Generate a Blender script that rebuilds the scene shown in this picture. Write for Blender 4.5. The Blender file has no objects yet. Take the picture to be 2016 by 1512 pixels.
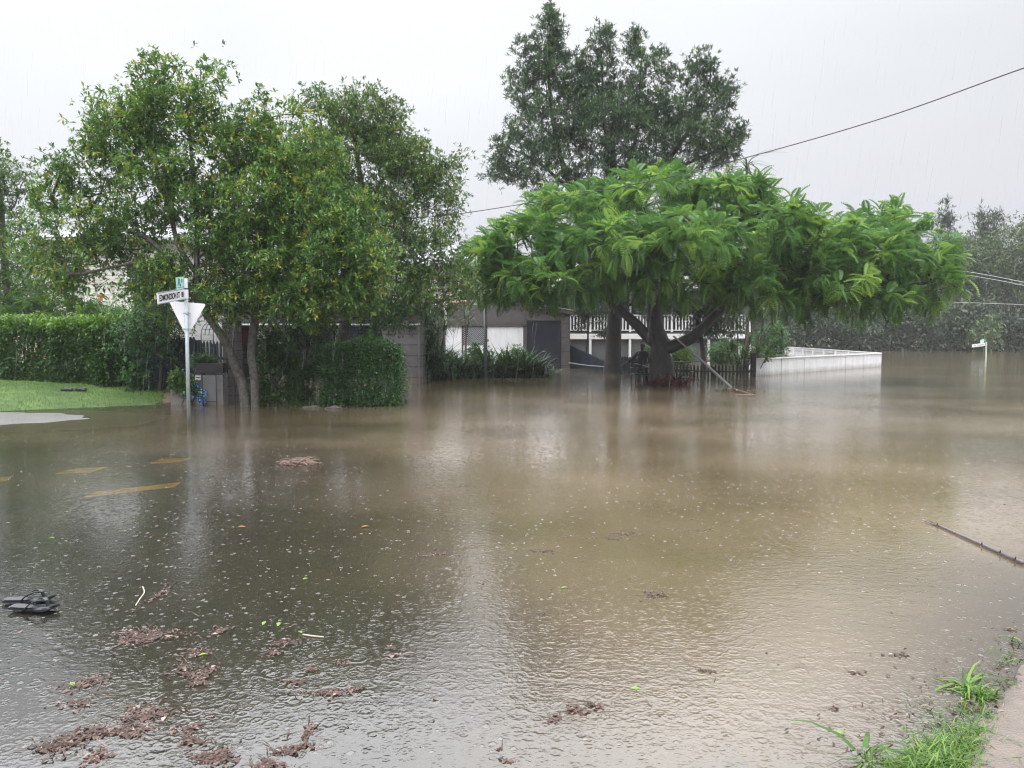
import bpy, bmesh, math, random
import numpy as np
from mathutils import Vector, Matrix
random.seed(7); rng = np.random.default_rng(7)
scene = bpy.context.scene
R = math.radians
# ------------------------------------------------------------------ camera
PITCH = 3.85
cam_d = bpy.data.cameras.new("camera"); cam = bpy.data.objects.new("camera", cam_d)
scene.collection.objects.link(cam)
cam_d.sensor_width = 36; cam_d.lens = 1500 / 2016 * 36; cam_d.clip_end = 2000; cam_d.clip_start = 0.05
cam.location = (0, 0, 1.6); cam.rotation_euler = (R(90 - PITCH), 0, 0)
scene.camera = cam
# ------------------------------------------------------------------ world (overcast rain sky)
SUN_EL, SUN_ROT = 58, 200
w = bpy.data.worlds.new("World"); scene.world = w; w.use_nodes = True
nt = w.node_tree; nt.nodes.clear(); N = nt.nodes.new; L = nt.links.new
out = N("ShaderNodeOutputWorld"); bg = N("ShaderNodeBackground"); bg.inputs[1].default_value = 0.1
sky = N("ShaderNodeTexSky"); sky.sky_type = 'NISHITA'; sky.sun_disc = False
sky.sun_elevation = R(SUN_EL); sky.sun_rotation = R(SUN_ROT); sky.air_density = 2; sky.dust_density = 6
hs = N("ShaderNodeHueSaturation"); hs.inputs['Saturation'].default_value = 0.25; L(sky.outputs[0], hs.inputs['Color'])
tc = N("ShaderNodeTexCoord"); sep = N("ShaderNodeSeparateXYZ"); L(tc.outputs['Generated'], sep.inputs[0])
elev = N("ShaderNodeValToRGB"); L(sep.outputs['Z'], elev.inputs[0])
cr = elev.color_ramp
while len(cr.elements) < 5: cr.elements.new(0.5)
for e, (p, c) in zip(cr.elements, [(0.0, (5.0, 5.1, 5.65)), (0.12, (6.05, 6.2, 6.65)), (0.405, (7.9, 8.1, 8.35)), (0.465, (26, 26.5, 27.6)), (1.0, (25, 25.3, 25.8))]):
    e.position = p; e.color = (*c, 1)
# darker towards the right where the rain is heavier
side = N("ShaderNodeMapRange"); L(sep.outputs['X'], side.inputs[0])
side.inputs[1].default_value = -0.5; side.inputs[2].default_value = 0.75; side.inputs[3].default_value = 1.07; side.inputs[4].default_value = 0.86
noi = N("ShaderNodeTexNoise"); noi.inputs['Scale'].default_value = 2.2; noi.inputs['Detail'].default_value = 3; noi.inputs['Roughness'].default_value = .45
mp = N("ShaderNodeMapping"); mp.inputs['Scale'].default_value = (1, 1, 2.2); L(tc.outputs['Generated'], mp.inputs[0]); L(mp.outputs[0], noi.inputs[0])
nr = N("ShaderNodeMapRange"); L(noi.outputs[0], nr.inputs[0]); nr.inputs[1].default_value = .25; nr.inputs[2].default_value = .75; nr.inputs[3].default_value = .91; nr.inputs[4].default_value = 1.05
mu = N("ShaderNodeMath"); mu.operation = 'MULTIPLY'; L(side.outputs[0], mu.inputs[0]); L(nr.outputs[0], mu.inputs[1])
vs = N("ShaderNodeVectorMath"); vs.operation = 'SCALE'; L(elev.outputs[0], vs.inputs[0]); L(mu.outputs[0], vs.inputs['Scale'])
mx = N("ShaderNodeMixRGB"); mx.inputs[0].default_value = 0.93; L(hs.outputs[0], mx.inputs[1]); L(vs.outputs[0], mx.inputs[2])
L(mx.outputs[0], bg.inputs[0]); L(bg.outputs[0], out.inputs[0])
# ------------------------------------------------------------------ sun (very soft)
sd = bpy.data.lights.new("sun", 'SUN'); sd.energy = 1.3; sd.angle = R(25); sd.color = (1, .97, .92)
sun = bpy.data.objects.new("sun", sd); scene.collection.objects.link(sun)
sa = R(SUN_ROT)
sdir = Vector((math.sin(sa) * math.cos(R(SUN_EL)), math.cos(sa) * math.cos(R(SUN_EL)), math.sin(R(SUN_EL))))
sun.rotation_euler = sdir.to_track_quat('Z', 'Y').to_euler(); sun.location = (0, -5, 30)
# ------------------------------------------------------------------ exposure / render
scene.view_settings.view_transform = 'Standard'; scene.view_settings.look = 'None'
scene.view_settings.exposure = 0.44; scene.view_settings.gamma = 1
scene.cycles.max_bounces = 7; scene.cycles.diffuse_bounces = 3; scene.cycles.glossy_bounces = 3
scene.cycles.transparent_max_bounces = 10; scene.cycles.transmission_bounces = 4; scene.cycles.volume_bounces = 1
scene.cycles.caustics_reflective = False; scene.cycles.caustics_refractive = False
scene.cycles.use_denoising = True
try: scene.cycles.denoiser = 'OPENIMAGEDENOISE'
except Exception: pass
scene.cycles.filter_width = 1.2

# ================================================================== helpers
F = 1500.0
cp, sp_ = math.cos(R(PITCH)), math.sin(R(PITCH))
def ray(px, py):
    x, y, z = (px - 1008) / F, 1.0, -(py - 756) / F
    return Vector((x, y * cp + z * sp_, -y * sp_ + z * cp))
def at(px, py, Y):                       # the point at distance Y ahead
    d = ray(px, py); return Vector((d.x * Y / d.y, Y, 1.6 + d.z * Y / d.y))
def gnd(px, py, z=0.0):
    d = ray(px, py); t = (z - 1.6) / d.z; return Vector((d.x * t, d.y * t, z))
def ss(a, b, x):
    t = np.clip((x - a) / (b - a), 0, 1); return t * t * (3 - 2 * t)
def H(x, y):                             # ground height
    x = np.asarray(x, float); y = np.asarray(y, float)
    b = -0.030 - 0.021 * np.clip(y - 4, 0, 200)
    b = b - .05 * ss(-.8, 1.2, x) * ss(9, 5, y)
    f = ss(1.2, -3.5, x) * ss(15, 9, y)
    b = b * (1 - .72 * f)
    b = np.maximum(b, -0.58) - 0.0
    b = b + 0.012 * np.sin(x * .9 + 1) * np.sin(y * .7) * ss(4, 9, y)
    # wet shoulder, near left
    b = b + 0.012 * np.exp(-(((x + 3.75) / .62) ** 2 + ((y - 4.55) / .55) ** 2) ** 2)
    # grass strip, near right
    s = (x - 1.29) * .66 - (y - 2.8) * .75
    b = np.maximum(b, -.10 + ss(-.9, .30, s) * ss(6.5, 4.0, y) * .094 + .0)
    # lawn
    s2 = lawn_s(x, y)
    b = np.where(s2 > -4, np.maximum(b, np.minimum(.075 * s2, .46) * ss(-60, -9, -np.abs(x)) + 0) * ss(-4, 0, s2) + b * (1 - ss(-4, 0, s2)), b)
    # far bank
    b = b + ss(70, 76, y) * 1.2
    return b
def lawn_s(x, y):
    # line through (-10.6,15.6) and (-7.2,17.4); positive behind
    dx, dy = 3.4, 1.8; n = math.hypot(dx, dy)
    s = (-(x + 10.6) * dy + (y - 15.6) * dx) / n
    return s - np.clip(x + 8.1 + np.clip(y - 17.6, -2, 100) * .4, 0, 100) * 3.0 - np.clip(y - 24, 0, 100) * np.clip(x + 16, 0, 6) * .5
def h(x, y): return float(H(x, y))

# ---- materials
def mat(name, col=(.5, .5, .5), rough=.6, noise=0, nscale=5, col2=None, bump=0, bscale=20, metal=0, spec=.5, stretch=None, coat=0):
    m = bpy.data.materials.new(name); m.use_nodes = True; t = m.node_tree; p = t.nodes['Principled BSDF']
    p.inputs['Base Color'].default_value = (*col, 1); p.inputs['Roughness'].default_value = rough
    p.inputs['Metallic'].default_value = metal; p.inputs['Specular IOR Level'].default_value = spec
    p.inputs['Coat Weight'].default_value = coat
    if col2 is not None or bump:
        tc = t.nodes.new('ShaderNodeTexCoord'); mp = t.nodes.new('ShaderNodeMapping'); t.links.new(tc.outputs['Object'], mp.inputs[0])
        if stretch: mp.inputs['Scale'].default_value = stretch
    if col2 is not None:
        n = t.nodes.new('ShaderNodeTexNoise'); n.inputs['Scale'].default_value = nscale; n.inputs['Detail'].default_value = 6; n.inputs['Roughness'].default_value = .65
        t.links.new(mp.outputs[0], n.inputs[0])
        c = t.nodes.new('ShaderNodeValToRGB'); c.color_ramp.elements[0].position = .35; c.color_ramp.elements[1].position = .65
        c.color_ramp.elements[0].color = (*col, 1); c.color_ramp.elements[1].color = (*col2, 1)
        t.links.new(n.outputs[0], c.inputs[0]); t.links.new(c.outputs[0], p.inputs['Base Color'])
    if bump:
        n2 = t.nodes.new('ShaderNodeTexNoise'); n2.inputs['Scale'].default_value = bscale; n2.inputs['Detail'].default_value = 5
        t.links.new(mp.outputs[0], n2.inputs[0]); b = t.nodes.new('ShaderNodeBump'); b.inputs['Strength'].default_value = bump; b.inputs['Distance'].default_value = .02
        t.links.new(n2.outputs[0], b.inputs['Height']); t.links.new(b.outputs[0], p.inputs['Normal'])
    return m
def leaf_mat(name, cols, trans=.3, rough=.42, spec=.5):
    m = bpy.data.materials.new(name); m.use_nodes = True; t = m.node_tree; p = t.nodes['Principled BSDF']; o = t.nodes['Material Output']
    a = t.nodes.new('ShaderNodeAttribute'); a.attribute_name = 'tint'
    c = t.nodes.new('ShaderNodeValToRGB'); e = c.color_ramp.elements
    while len(e) < len(cols): e.new(.5)
    for k, (pos, cc) in enumerate(cols): e[k].position = pos; e[k].color = (*cc, 1)
    t.links.new(a.outputs['Fac'], c.inputs[0]); t.links.new(c.outputs[0], p.inputs['Base Color'])
    p.inputs['Roughness'].default_value = rough; p.inputs['Specular IOR Level'].default_value = spec
    tr = t.nodes.new('ShaderNodeBsdfTranslucent'); mxx = t.nodes.new('ShaderNodeMixShader'); mxx.inputs[0].default_value = trans
    hs = t.nodes.new('ShaderNodeHueSaturation'); hs.inputs['Value'].default_value = 1.25; hs.inputs['Hue'].default_value = .485
    t.links.new(c.outputs[0], hs.inputs['Color']); t.links.new(hs.outputs[0], tr.inputs[0])
    t.links.new(p.outputs[0], mxx.inputs[1]); t.links.new(tr.outputs[0], mxx.inputs[2]); t.links.new(mxx.outputs[0], o.inputs[0])
    return m
def board_mat(name, col, col2, pitch, gap=.06, axis='Z', rough=.6, depth=.006, off=0.0):
    """painted boards / blockwork: fine dark joints every `pitch` metres"""
    m = mat(name, col, rough, col2=col2, nscale=2.5, bump=.12, bscale=60); t = m.node_tree; p = t.nodes['Principled BSDF']
    tc = t.nodes.new('ShaderNodeTexCoord'); se = t.nodes.new('ShaderNodeSeparateXYZ'); t.links.new(tc.outputs['Object'], se.inputs[0])
    ad = t.nodes.new('ShaderNodeMath'); ad.operation = 'ADD'; ad.inputs[1].default_value = off + 100 * pitch; t.links.new(se.outputs[axis], ad.inputs[0])
    md = t.nodes.new('ShaderNodeMath'); md.operation = 'MODULO'; md.inputs[1].default_value = pitch; t.links.new(ad.outputs[0], md.inputs[0])
    dv = t.nodes.new('ShaderNodeMath'); dv.operation = 'DIVIDE'; dv.inputs[1].default_value = pitch; t.links.new(md.outputs[0], dv.inputs[0])
    cr = t.nodes.new('ShaderNodeValToRGB'); cr.color_ramp.elements[0].position = gap; cr.color_ramp.elements[0].color = (.22, .22, .22, 1)
    cr.color_ramp.elements[1].position = gap * 1.6; cr.color_ramp.elements[1].color = (1, 1, 1, 1); t.links.new(dv.outputs[0], cr.inputs[0])
    mm = t.nodes.new('ShaderNodeMixRGB'); mm.blend_type = 'MULTIPLY'; mm.inputs[0].default_value = 1
    src = p.inputs['Base Color'].links[0].from_socket
    t.links.new(src, mm.inputs[1]); t.links.new(cr.outputs[0], mm.inputs[2]); t.links.new(mm.outputs[0], p.inputs['Base Color'])
    return m

# ---- objects
def tag(o, label=None, cat=None, group=None, kind=None):
    if label: o['label'] = label
    if cat: o['category'] = cat
    if group: o['group'] = group
    if kind: o['kind'] = kind
    return o
def empty(name, loc, label, cat, group=None, rz=0):
    o = bpy.data.objects.new(name, None); scene.collection.objects.link(o); o.location = loc; o.rotation_euler.z = rz
    o.empty_display_size = .1
    return tag(o, label, cat, group)
def link_mesh(name, V, Fc, m, parent=None, tint=None, smooth=False, world=True):
    """V (n,3) in world space; converted to the parent's space"""
    me = bpy.data.meshes.new(name)
    V = np.asarray(V, np.float32)
    if parent is not None and world:
        Mw = Matrix.Identity(4); q = parent
        while q is not None: Mw = q.matrix_basis @ Mw; q = q.parent
        inv = np.array(Mw.inverted()); V = V @ inv[:3, :3].T + inv[:3, 3]
    if isinstance(Fc, np.ndarray):
        n, k = Fc.shape
        me.vertices.add(len(V)); me.vertices.foreach_set('co', V.astype(np.float32).ravel())
        me.loops.add(n * k); me.loops.foreach_set('vertex_index', Fc.astype(np.int32).ravel())
        me.polygons.add(n); me.polygons.foreach_set('loop_start', np.arange(0, n * k, k, dtype=np.int32))
        me.update(calc_edges=True)
    else:
        me.from_pydata(V.tolist(), [], Fc); me.update()
    if tint is not None:
        a = me.attributes.new('tint', 'FLOAT', 'FACE'); a.data.foreach_set('value', np.asarray(tint, np.float32))
    if smooth: me.polygons.foreach_set('use_smooth', np.ones(len(me.polygons), bool))
    if m is not None: me.materials.append(m)
    o = bpy.data.objects.new(name, me); scene.collection.objects.link(o)
    if parent is not None: o.parent = parent
    return o
class MB:
    """collects shapes, built as ONE mesh object"""
    def __init__(s): s.v = []; s.f = []
    def add(s, V, Fc):
        b = len(s.v); s.v += [tuple(p) for p in V]; s.f += [tuple(i + b for i in f) for f in Fc]; return s
    def box(s, c, d, M=None):
        x, y, z = [k / 2 for k in d]
        V = [Vector((i * x, j * y, k * z)) for i in (-1, 1) for j in (-1, 1) for k in (-1, 1)]
        if M is not None: V = [M @ p for p in V]
        V = [p + Vector(c) for p in V]
        return s.add(V, [(0, 1, 3, 2), (4, 6, 7, 5), (0, 4, 5, 1), (2, 3, 7, 6), (0, 2, 6, 4), (1, 5, 7, 3)])
    def beam(s, a, b, wd, ht, up=Vector((0, 0, 1))):
        a = Vector(a); b = Vector(b); d = b - a; l = d.length; y = d.normalized(); x = y.cross(up)
        if x.length < 1e-4: x = y.cross(Vector((0, 1, 0)))
        x.normalize(); z = x.cross(y); M = Matrix((x, y, z)).transposed()
        return s.box((a + b) / 2, (wd, l, ht), M)
    def tube(s, pts, r, n=8, cap=True):
        pts = [Vector(p) for p in pts]; rr = r if isinstance(r, (list, tuple)) else [r] * len(pts)
        V = []; Fc = []; prev = None
        for i, p in enumerate(pts):
            d = (pts[min(i + 1, len(pts) - 1)] - pts[max(i - 1, 0)])
            if d.length < 1e-9: d = Vector((0, 0, 1))
            d.normalize()
            if prev is None: x = d.orthogonal().normalized()
            else:
                x = prev - d * prev.dot(d); x = x.normalized() if x.length > 1e-5 else d.orthogonal().normalized()
            prev = x; y = d.cross(x)
            for k in range(n):
                a = 2 * math.pi * k / n; V.append(p + (x * math.cos(a) + y * math.sin(a)) * rr[i])
        for i in range(len(pts) - 1):
            for k in range(n):
                Fc.append((i * n + k, i * n + (k + 1) % n, (i + 1) * n + (k + 1) % n, (i + 1) * n + k))
        if cap: Fc.append(tuple(range(n - 1, -1, -1))); Fc.append(tuple((len(pts) - 1) * n + k for k in range(n)))
        return s.add(V, Fc)
    def build(s, name, m, parent=None, smooth=False):
        return link_mesh(name, np.array([tuple(p) for p in s.v]), s.f, m, parent, smooth=smooth)
def bez(p0, p1, p2, n=12):
    return [Vector(p0) * (1 - t) ** 2 + Vector(p1) * 2 * t * (1 - t) + Vector(p2) * t * t for t in [i / n for i in range(n + 1)]]
def catmull(P, n=6):
    P = [Vector(p) for p in P]; Q = [P[0] * 2 - P[1]] + P + [P[-1] * 2 - P[-2]]; o = []
    for i in range(1, len(Q) - 2):
        for k in range(n):
            t = k / n; a, b, c, d = Q[i - 1], Q[i], Q[i + 1], Q[i + 2]
            o.append(.5 * ((2 * b) + (c - a) * t + (2 * a - 5 * b + 4 * c - d) * t * t + (3 * b - a - 3 * c + d) * t ** 3))
    o.append(P[-1]); return o

# ---- leaf templates (leaf axis +Y, up +Z)
def T_leaf(wd=.36, fold=.05, droop=.12, wp=.6):
    V = np.array([(0, 0, 0), (wd / 2, wp, fold), (0, 1, -droop), (-wd / 2, wp, fold), (0, wp * .9, -droop * .2)])
    return V, np.array([(0, 1, 2, 4), (0, 4, 2, 3)])
def T_frond(npair=9, wd=.58, pw=.115, sag=.5):
    V = []; Fc = []
    def pt(t): return np.array((0, t * (1 - .12 * t), -sag * t * t))
    for i in range(npair):
        t = .16 + .84 * i / (npair - 1); c = pt(t); prof = math.sin(math.pi * min(1, .12 + .80 * t)) ** .75
        ln = wd / 2 * max(.3, prof)
        for sgn in (-1, 1):
            tip = c + np.array((sgn * ln * .92, ln * .50, -ln * .22)); b = len(V)
            V += [c, c + np.array((sgn * ln * .5, ln * .32 - pw * .5, .01 - ln * .04)), tip, c + np.array((sgn * ln * .45, ln * .24 + pw * .62, .012 - ln * .04))]
            Fc.append((b, b + 1, b + 2, b + 3))
    b = len(V); a0, a1, a2 = pt(0), pt(.5), pt(1)
    for p, q in ((a0, a1), (a1, a2)):
        b = len(V); V += [p + (-.008, 0, 0), p + (.008, 0, 0), q + (.006, 0, 0), q + (-.006, 0, 0)]; Fc.append((b, b + 1, b + 2, b + 3))
    return np.array(V, float), np.array(Fc)
def T_strap(sag=.5, wd=.06, seg=3):
    V = []; Fc = []
    for i in range(seg + 1):
        t = i / seg; ww = wd * (1 - t ** 2 * .95); V += [(-ww / 2, t * (1 - sag * .35 * t), -sag * t ** 2.2), (ww / 2, t * (1 - sag * .35 * t), -sag * t ** 2.2)]
        if i: b = 2 * i; Fc.append((b - 2, b - 1, b + 1, b))
    return np.array(V, float), np.array(Fc)
def frames(D, roll=None):
    """rotation matrices with +Y along D and +Z as upward as possible"""
    D = D / np.maximum(np.linalg.norm(D, axis=1, keepdims=True), 1e-9)
    up = np.tile(np.array((0, 0, 1.0)), (len(D), 1)) + rng.normal(0, .05, (len(D), 3))
    X = np.cross(D, up); X /= np.maximum(np.linalg.norm(X, axis=1, keepdims=True), 1e-6); Z = np.cross(X, D)
    if roll is not None:
        c, s = np.cos(roll)[:, None], np.sin(roll)[:, None]; X, Z = X * c + Z * s, Z * c - X * s
    return np.stack((X, D, Z), axis=2)
def scatter(T, P, D, S, tint, roll=None):
    TV, TF = T; n = len(P); M = frames(D, roll)
    V = np.einsum('nij,kj->nki', M, TV) * S[:, None, None] + P[:, None, :]
    Fc = (TF[None] + (np.arange(n) * len(TV))[:, None, None]).reshape(-1, TF.shape[1])
    return V.reshape(-1, 3), Fc, np.repeat(tint, len(TF))
def unit(n):
    v = rng.normal(size=(n, 3)); return v / np.linalg.norm(v, axis=1, keepdims=True)
def whorls(P, n, spread=.0, up=0.3, out=None, outw=.6):
    """n leaf directions round every point"""
    m = len(P); idx = np.repeat(np.arange(m), n)
    D = unit(m * n); D[:, 2] += up
    if out is not None: D += out[idx] * outw
    Q = P[idx] + (rng.normal(0, spread, (m * n, 3)) if spread else 0)
    return Q, D, idx
def merge(parts):
    V = []; Fc = []; T = []; b = 0
    for v, f, t in parts: V.append(v); Fc.append(f + b); T.append(t); b += len(v)
    return np.concatenate(V), np.concatenate(Fc), np.concatenate(T)

# ---- trees: limbs given, twigs grown to points spread through the crown
def skeleton(limbs, attr, tip=.006, step=.3, powr=.46, jit=.12):
    pos = []; par = []; rad = []
    for k, (pts, r0, r1) in enumerate(limbs):
        P = catmull(pts, 5); n = len(P)
        if k == 0: last = -1; st = 0
        else:
            d = np.linalg.norm(np.array(pos) - np.array(P[0]), axis=1); last = int(d.argmin()); st = 1
        for i in range(st, n):
            pos.append(tuple(P[i])); par.append(last); rad.append(r0 + (r1 - r0) * i / (n - 1)); last = len(pos) - 1
    A = np.array(pos); cap = len(A)
    d0 = np.array([np.linalg.norm(A - a, axis=1).min() for a in attr]); order = np.argsort(d0)
    tips = []
    buf = np.zeros((cap + len(attr) * 14, 3)); buf[:cap] = A; n = cap; par = par + [0] * (len(buf) - n); rad = rad + [0] * (len(buf) - n)
    for i in order:
        a = attr[i]; dd = np.linalg.norm(buf[:n] - a, axis=1); j = int(dd.argmin()); D = dd[j]
        m = max(1, min(12, int(D / step))); p0 = buf[j].copy(); last = j
        side = rng.normal(0, jit, 3) * D
        for q in range(1, m + 1):
            t = q / m; p = p0 + (a - p0) * t + side * math.sin(math.pi * t) + np.array((0, 0, -.06 * D)) * math.sin(math.pi * t)
            buf[n] = p; par[n] = last; last = n; n += 1
        tips.append(last)
    cnt = np.zeros(n)
    for t in tips: cnt[t] += 1
    kids = [[] for _ in range(n)]
    for i in range(n):
        if par[i] >= 0 and i: kids[par[i]].append(i)
    # parents always precede children
    for i in range(n - 1, 0, -1):
        if par[i] >= 0: cnt[par[i]] += cnt[i]
    r = tip * np.maximum(cnt, 1) ** powr
    for i in range(cap): r[i] = max(r[i] * .6, rad[i])
    return buf[:n], par[:n], kids, r, tips, cap
def wood(skel, m, name, parent, minr=0.0, rough=.06):
    pos, par, kids, r, tips, cap = skel; V = []; Fc = []; nv = 0; stack = [(0, -1)]
    while stack:
        i, p = stack.pop(); chain = [i] if p < 0 else [p, i]
        while kids[chain[-1]]:
            ks = sorted(kids[chain[-1]], key=lambda q: -r[q])
            for q in ks[1:]:
                stack.append((q, chain[-1]))
            chain.append(ks[0])
        rr = [r[c] for c in chain]
        if p >= 0: rr[0] = min(r[p], rr[1] * 1.15)
        if rr[1 if len(rr) > 1 else 0] < minr: continue
        n = 12 if max(rr) > .08 else (6 if max(rr) > .025 else 4); prev = None
        for a, c in enumerate(chain):
            d = pos[chain[min(a + 1, len(chain) - 1)]] - pos[chain[max(a - 1, 0)]]; d = d / max(np.linalg.norm(d), 1e-9)
            if prev is None: prev = np.cross(d, (0.3, 1, .1))
            x = prev - d * d.dot(prev); x /= max(np.linalg.norm(x), 1e-9); prev = x; y = np.cross(d, x)
            an = np.arange(n) * 2 * np.pi / n; q = rr[a] * (1 + (rough * np.sin(an * 3 + a * .7) + rough * rng.normal(0, .7, n) if n == 12 else 0))
            V.append(pos[c] + np.outer(np.cos(an) * q, x) + np.outer(np.sin(an) * q, y))
        k = np.arange(n); k2 = (k + 1) % n
        for a in range(len(chain) - 1):
            b = nv + a * n; Fc.append(np.stack((b + k, b + k2, b + n + k2, b + n + k), 1))
        nv += len(chain) * n
    return link_mesh(name, np.concatenate(V), np.concatenate(Fc), m, parent, smooth=True)
def blob_points(blobs, n, shell=.45, gap=.0, gscale=1.3, seed=0):
    """blobs: (px, py, rx_px, ry_px, Y, ry_m)"""
    W = np.array([b[2] * b[3] * b[5] * (b[4] ** 2) for b in blobs], float) ** .75; W /= W.sum(); P = []; O = []
    for b, c in zip(blobs, rng.multinomial(n, W)):
        ctr = np.array(at(b[0], b[1], b[4])); rx, rz = b[2] * b[4] / F, b[3] * b[4] / F
        u = unit(c) * (shell + (1 - shell) * rng.random((c, 1)) ** .5); P.append(ctr + u * (rx, b[5], rz)); O.append(u)
    P = np.concatenate(P); O = np.concatenate(O)
    if gap:
        ph = rng.random(6) * 6
        q = np.sin(P[:, 0] * gscale + ph[0]) * np.sin(P[:, 2] * gscale * 1.2 + ph[1]) + np.sin(P[:, 1] * gscale + ph[2] + P[:, 0] * .8) * .5
        k = q > np.quantile(q, gap); P, O = P[k], O[k]
    return P, O

# ================================================================== ground, road, water
gx = np.sinh(np.linspace(-5.2, 5.2, 261)) * 1.9; gy = np.concatenate((np.linspace(-30, 0, 16)[:-1], np.linspace(0, 30, 181)[:-1], 30 + (np.linspace(0, 1, 60) ** 2) * 370))
def grid(xs, ys, zf, mask=None):
    X, Y = np.meshgrid(xs, ys); Z = zf(X, Y); n = len(xs); V = np.stack((X, Y, Z), -1).reshape(-1, 3)
    i, j = np.meshgrid(np.arange(len(xs) - 1), np.arange(len(ys) - 1)); a = (j * n + i).ravel(); Fc = np.stack((a, a + 1, a + n + 1, a + n), 1)
    if mask is not None:
        c = V[Fc].mean(1); Fc = Fc[mask(c[:, 0], c[:, 1])]
        u, inv = np.unique(Fc, return_inverse=True); V = V[u]; Fc = inv.reshape(Fc.shape)
    return V, Fc
M_mud = mat("mud", (.16, .115, .07), .8, col2=(.22, .16, .10), nscale=1.5)
V, Fc = grid(gx, gy, H); o = link_mesh("ground", V, Fc, M_mud, smooth=True); tag(o, kind='structure')
# road
M_asph = mat("asphalt", (.040, .042, .047), .55, col2=(.07, .072, .08), nscale=40, bump=.6, bscale=220)
V, Fc = grid(np.linspace(-16, .9, 160), np.linspace(-3, 14.2, 120), lambda x, y: H(x, y) + .004,
             lambda x, y: ((x - 1.29) * .66 - (y - 2.8) * .75 < 9) & (y < 14.0 - .0 * x))
tag(link_mesh("road", V, Fc, M_asph, smooth=True), kind='structure')
# concrete path, near right
M_conc = mat("wet_concrete", (.20, .155, .13), .25, col2=(.13, .11, .10), nscale=6, bump=.3, bscale=90)
def pathz(x, y): return np.minimum(.012, -.012 + .22 * ((x - 1.62) * .716 - (y - 2.8) * .698 + .03 * np.sin(x * 13) * np.sin(y * 11 + 2))) + .002 * np.sin(x * 31) * np.sin(y * 27)
V, Fc = grid(np.linspace(1.0, 16, 420), np.linspace(-4, 13, 420), pathz, lambda x, y: pathz(x, y) > -.018)
tag(link_mesh("footpath", V, Fc, M_conc, smooth=True), kind='structure')
# wet driveway slab, left: just clear of the water
M_slab = mat("driveway_concrete", (.24, .24, .235), .3, col2=(.18, .175, .165), nscale=3, bump=.2, bscale=60)
def slabz(x, y):
    q = ((x + 10.8) / 3.5) ** 2 + ((y - 14.1) / 1.6) ** 2; return .018 - .03 * q + .003 * np.sin(x * 5) * np.sin(y * 7)
V, Fc = grid(np.linspace(-16, -6.6, 100), np.linspace(12, 16.4, 60), slabz, lambda x, y: slabz(x, y) > -.03)
tag(link_mesh("driveway", V, Fc, M_slab, smooth=True), kind='structure')
# lawn
M_lawn = mat("turf", (.035, .085, .012), .7, col2=(.095, .17, .022), nscale=1.6, bump=.5, bscale=90)
V, Fc = grid(np.linspace(-40, -3, 200), np.linspace(14, 34, 120), lambda x, y: H(x, y) + .006, lambda x, y: (lawn_s(x, y) > -.6) & (x < -8.15 - (y - 17.6) * .4))
tag(link_mesh("lawn", V, Fc, M_lawn, smooth=True), kind='structure')
# lane markings under the shallow water
M_yel = mat("road_yellow", (.68, .40, .07), .6, col2=(.30, .19, .06), nscale=7)
def marking(c, label):
    V = []; 
    for px, py in c:
        p = gnd(px, py, -.05)
        for _ in range(4): p = gnd(px, py, h(p.x, p.y) + .009)
        V.append(p)
    # subdivide along the length so that the paint follows the road
    A, B, C, D = V; n = 8; vv = []
    for i in range(n + 1):
        t = i / n
        for p, q in ((A, B), (D, C)):
            k = p.lerp(q, t); vv.append((k.x, k.y, h(k.x, k.y) + .009))
    f = [(2 * i, 2 * i + 2, 2 * i + 3, 2 * i + 1) for i in range(n)]
    return tag(link_mesh("lane_marking", np.array(vv), f, M_yel), label, kind='structure')
marking([(292, 914), (352, 910), (382, 901), (318, 903)], None)
marking([(105, 934), (180, 930), (215, 919), (140, 923)], None)
marking([(-30, 950), (12, 947), (24, 938), (-30, 940)], None)
marking([(160, 980), (345, 959), (356, 949), (190, 968)], None)

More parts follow.
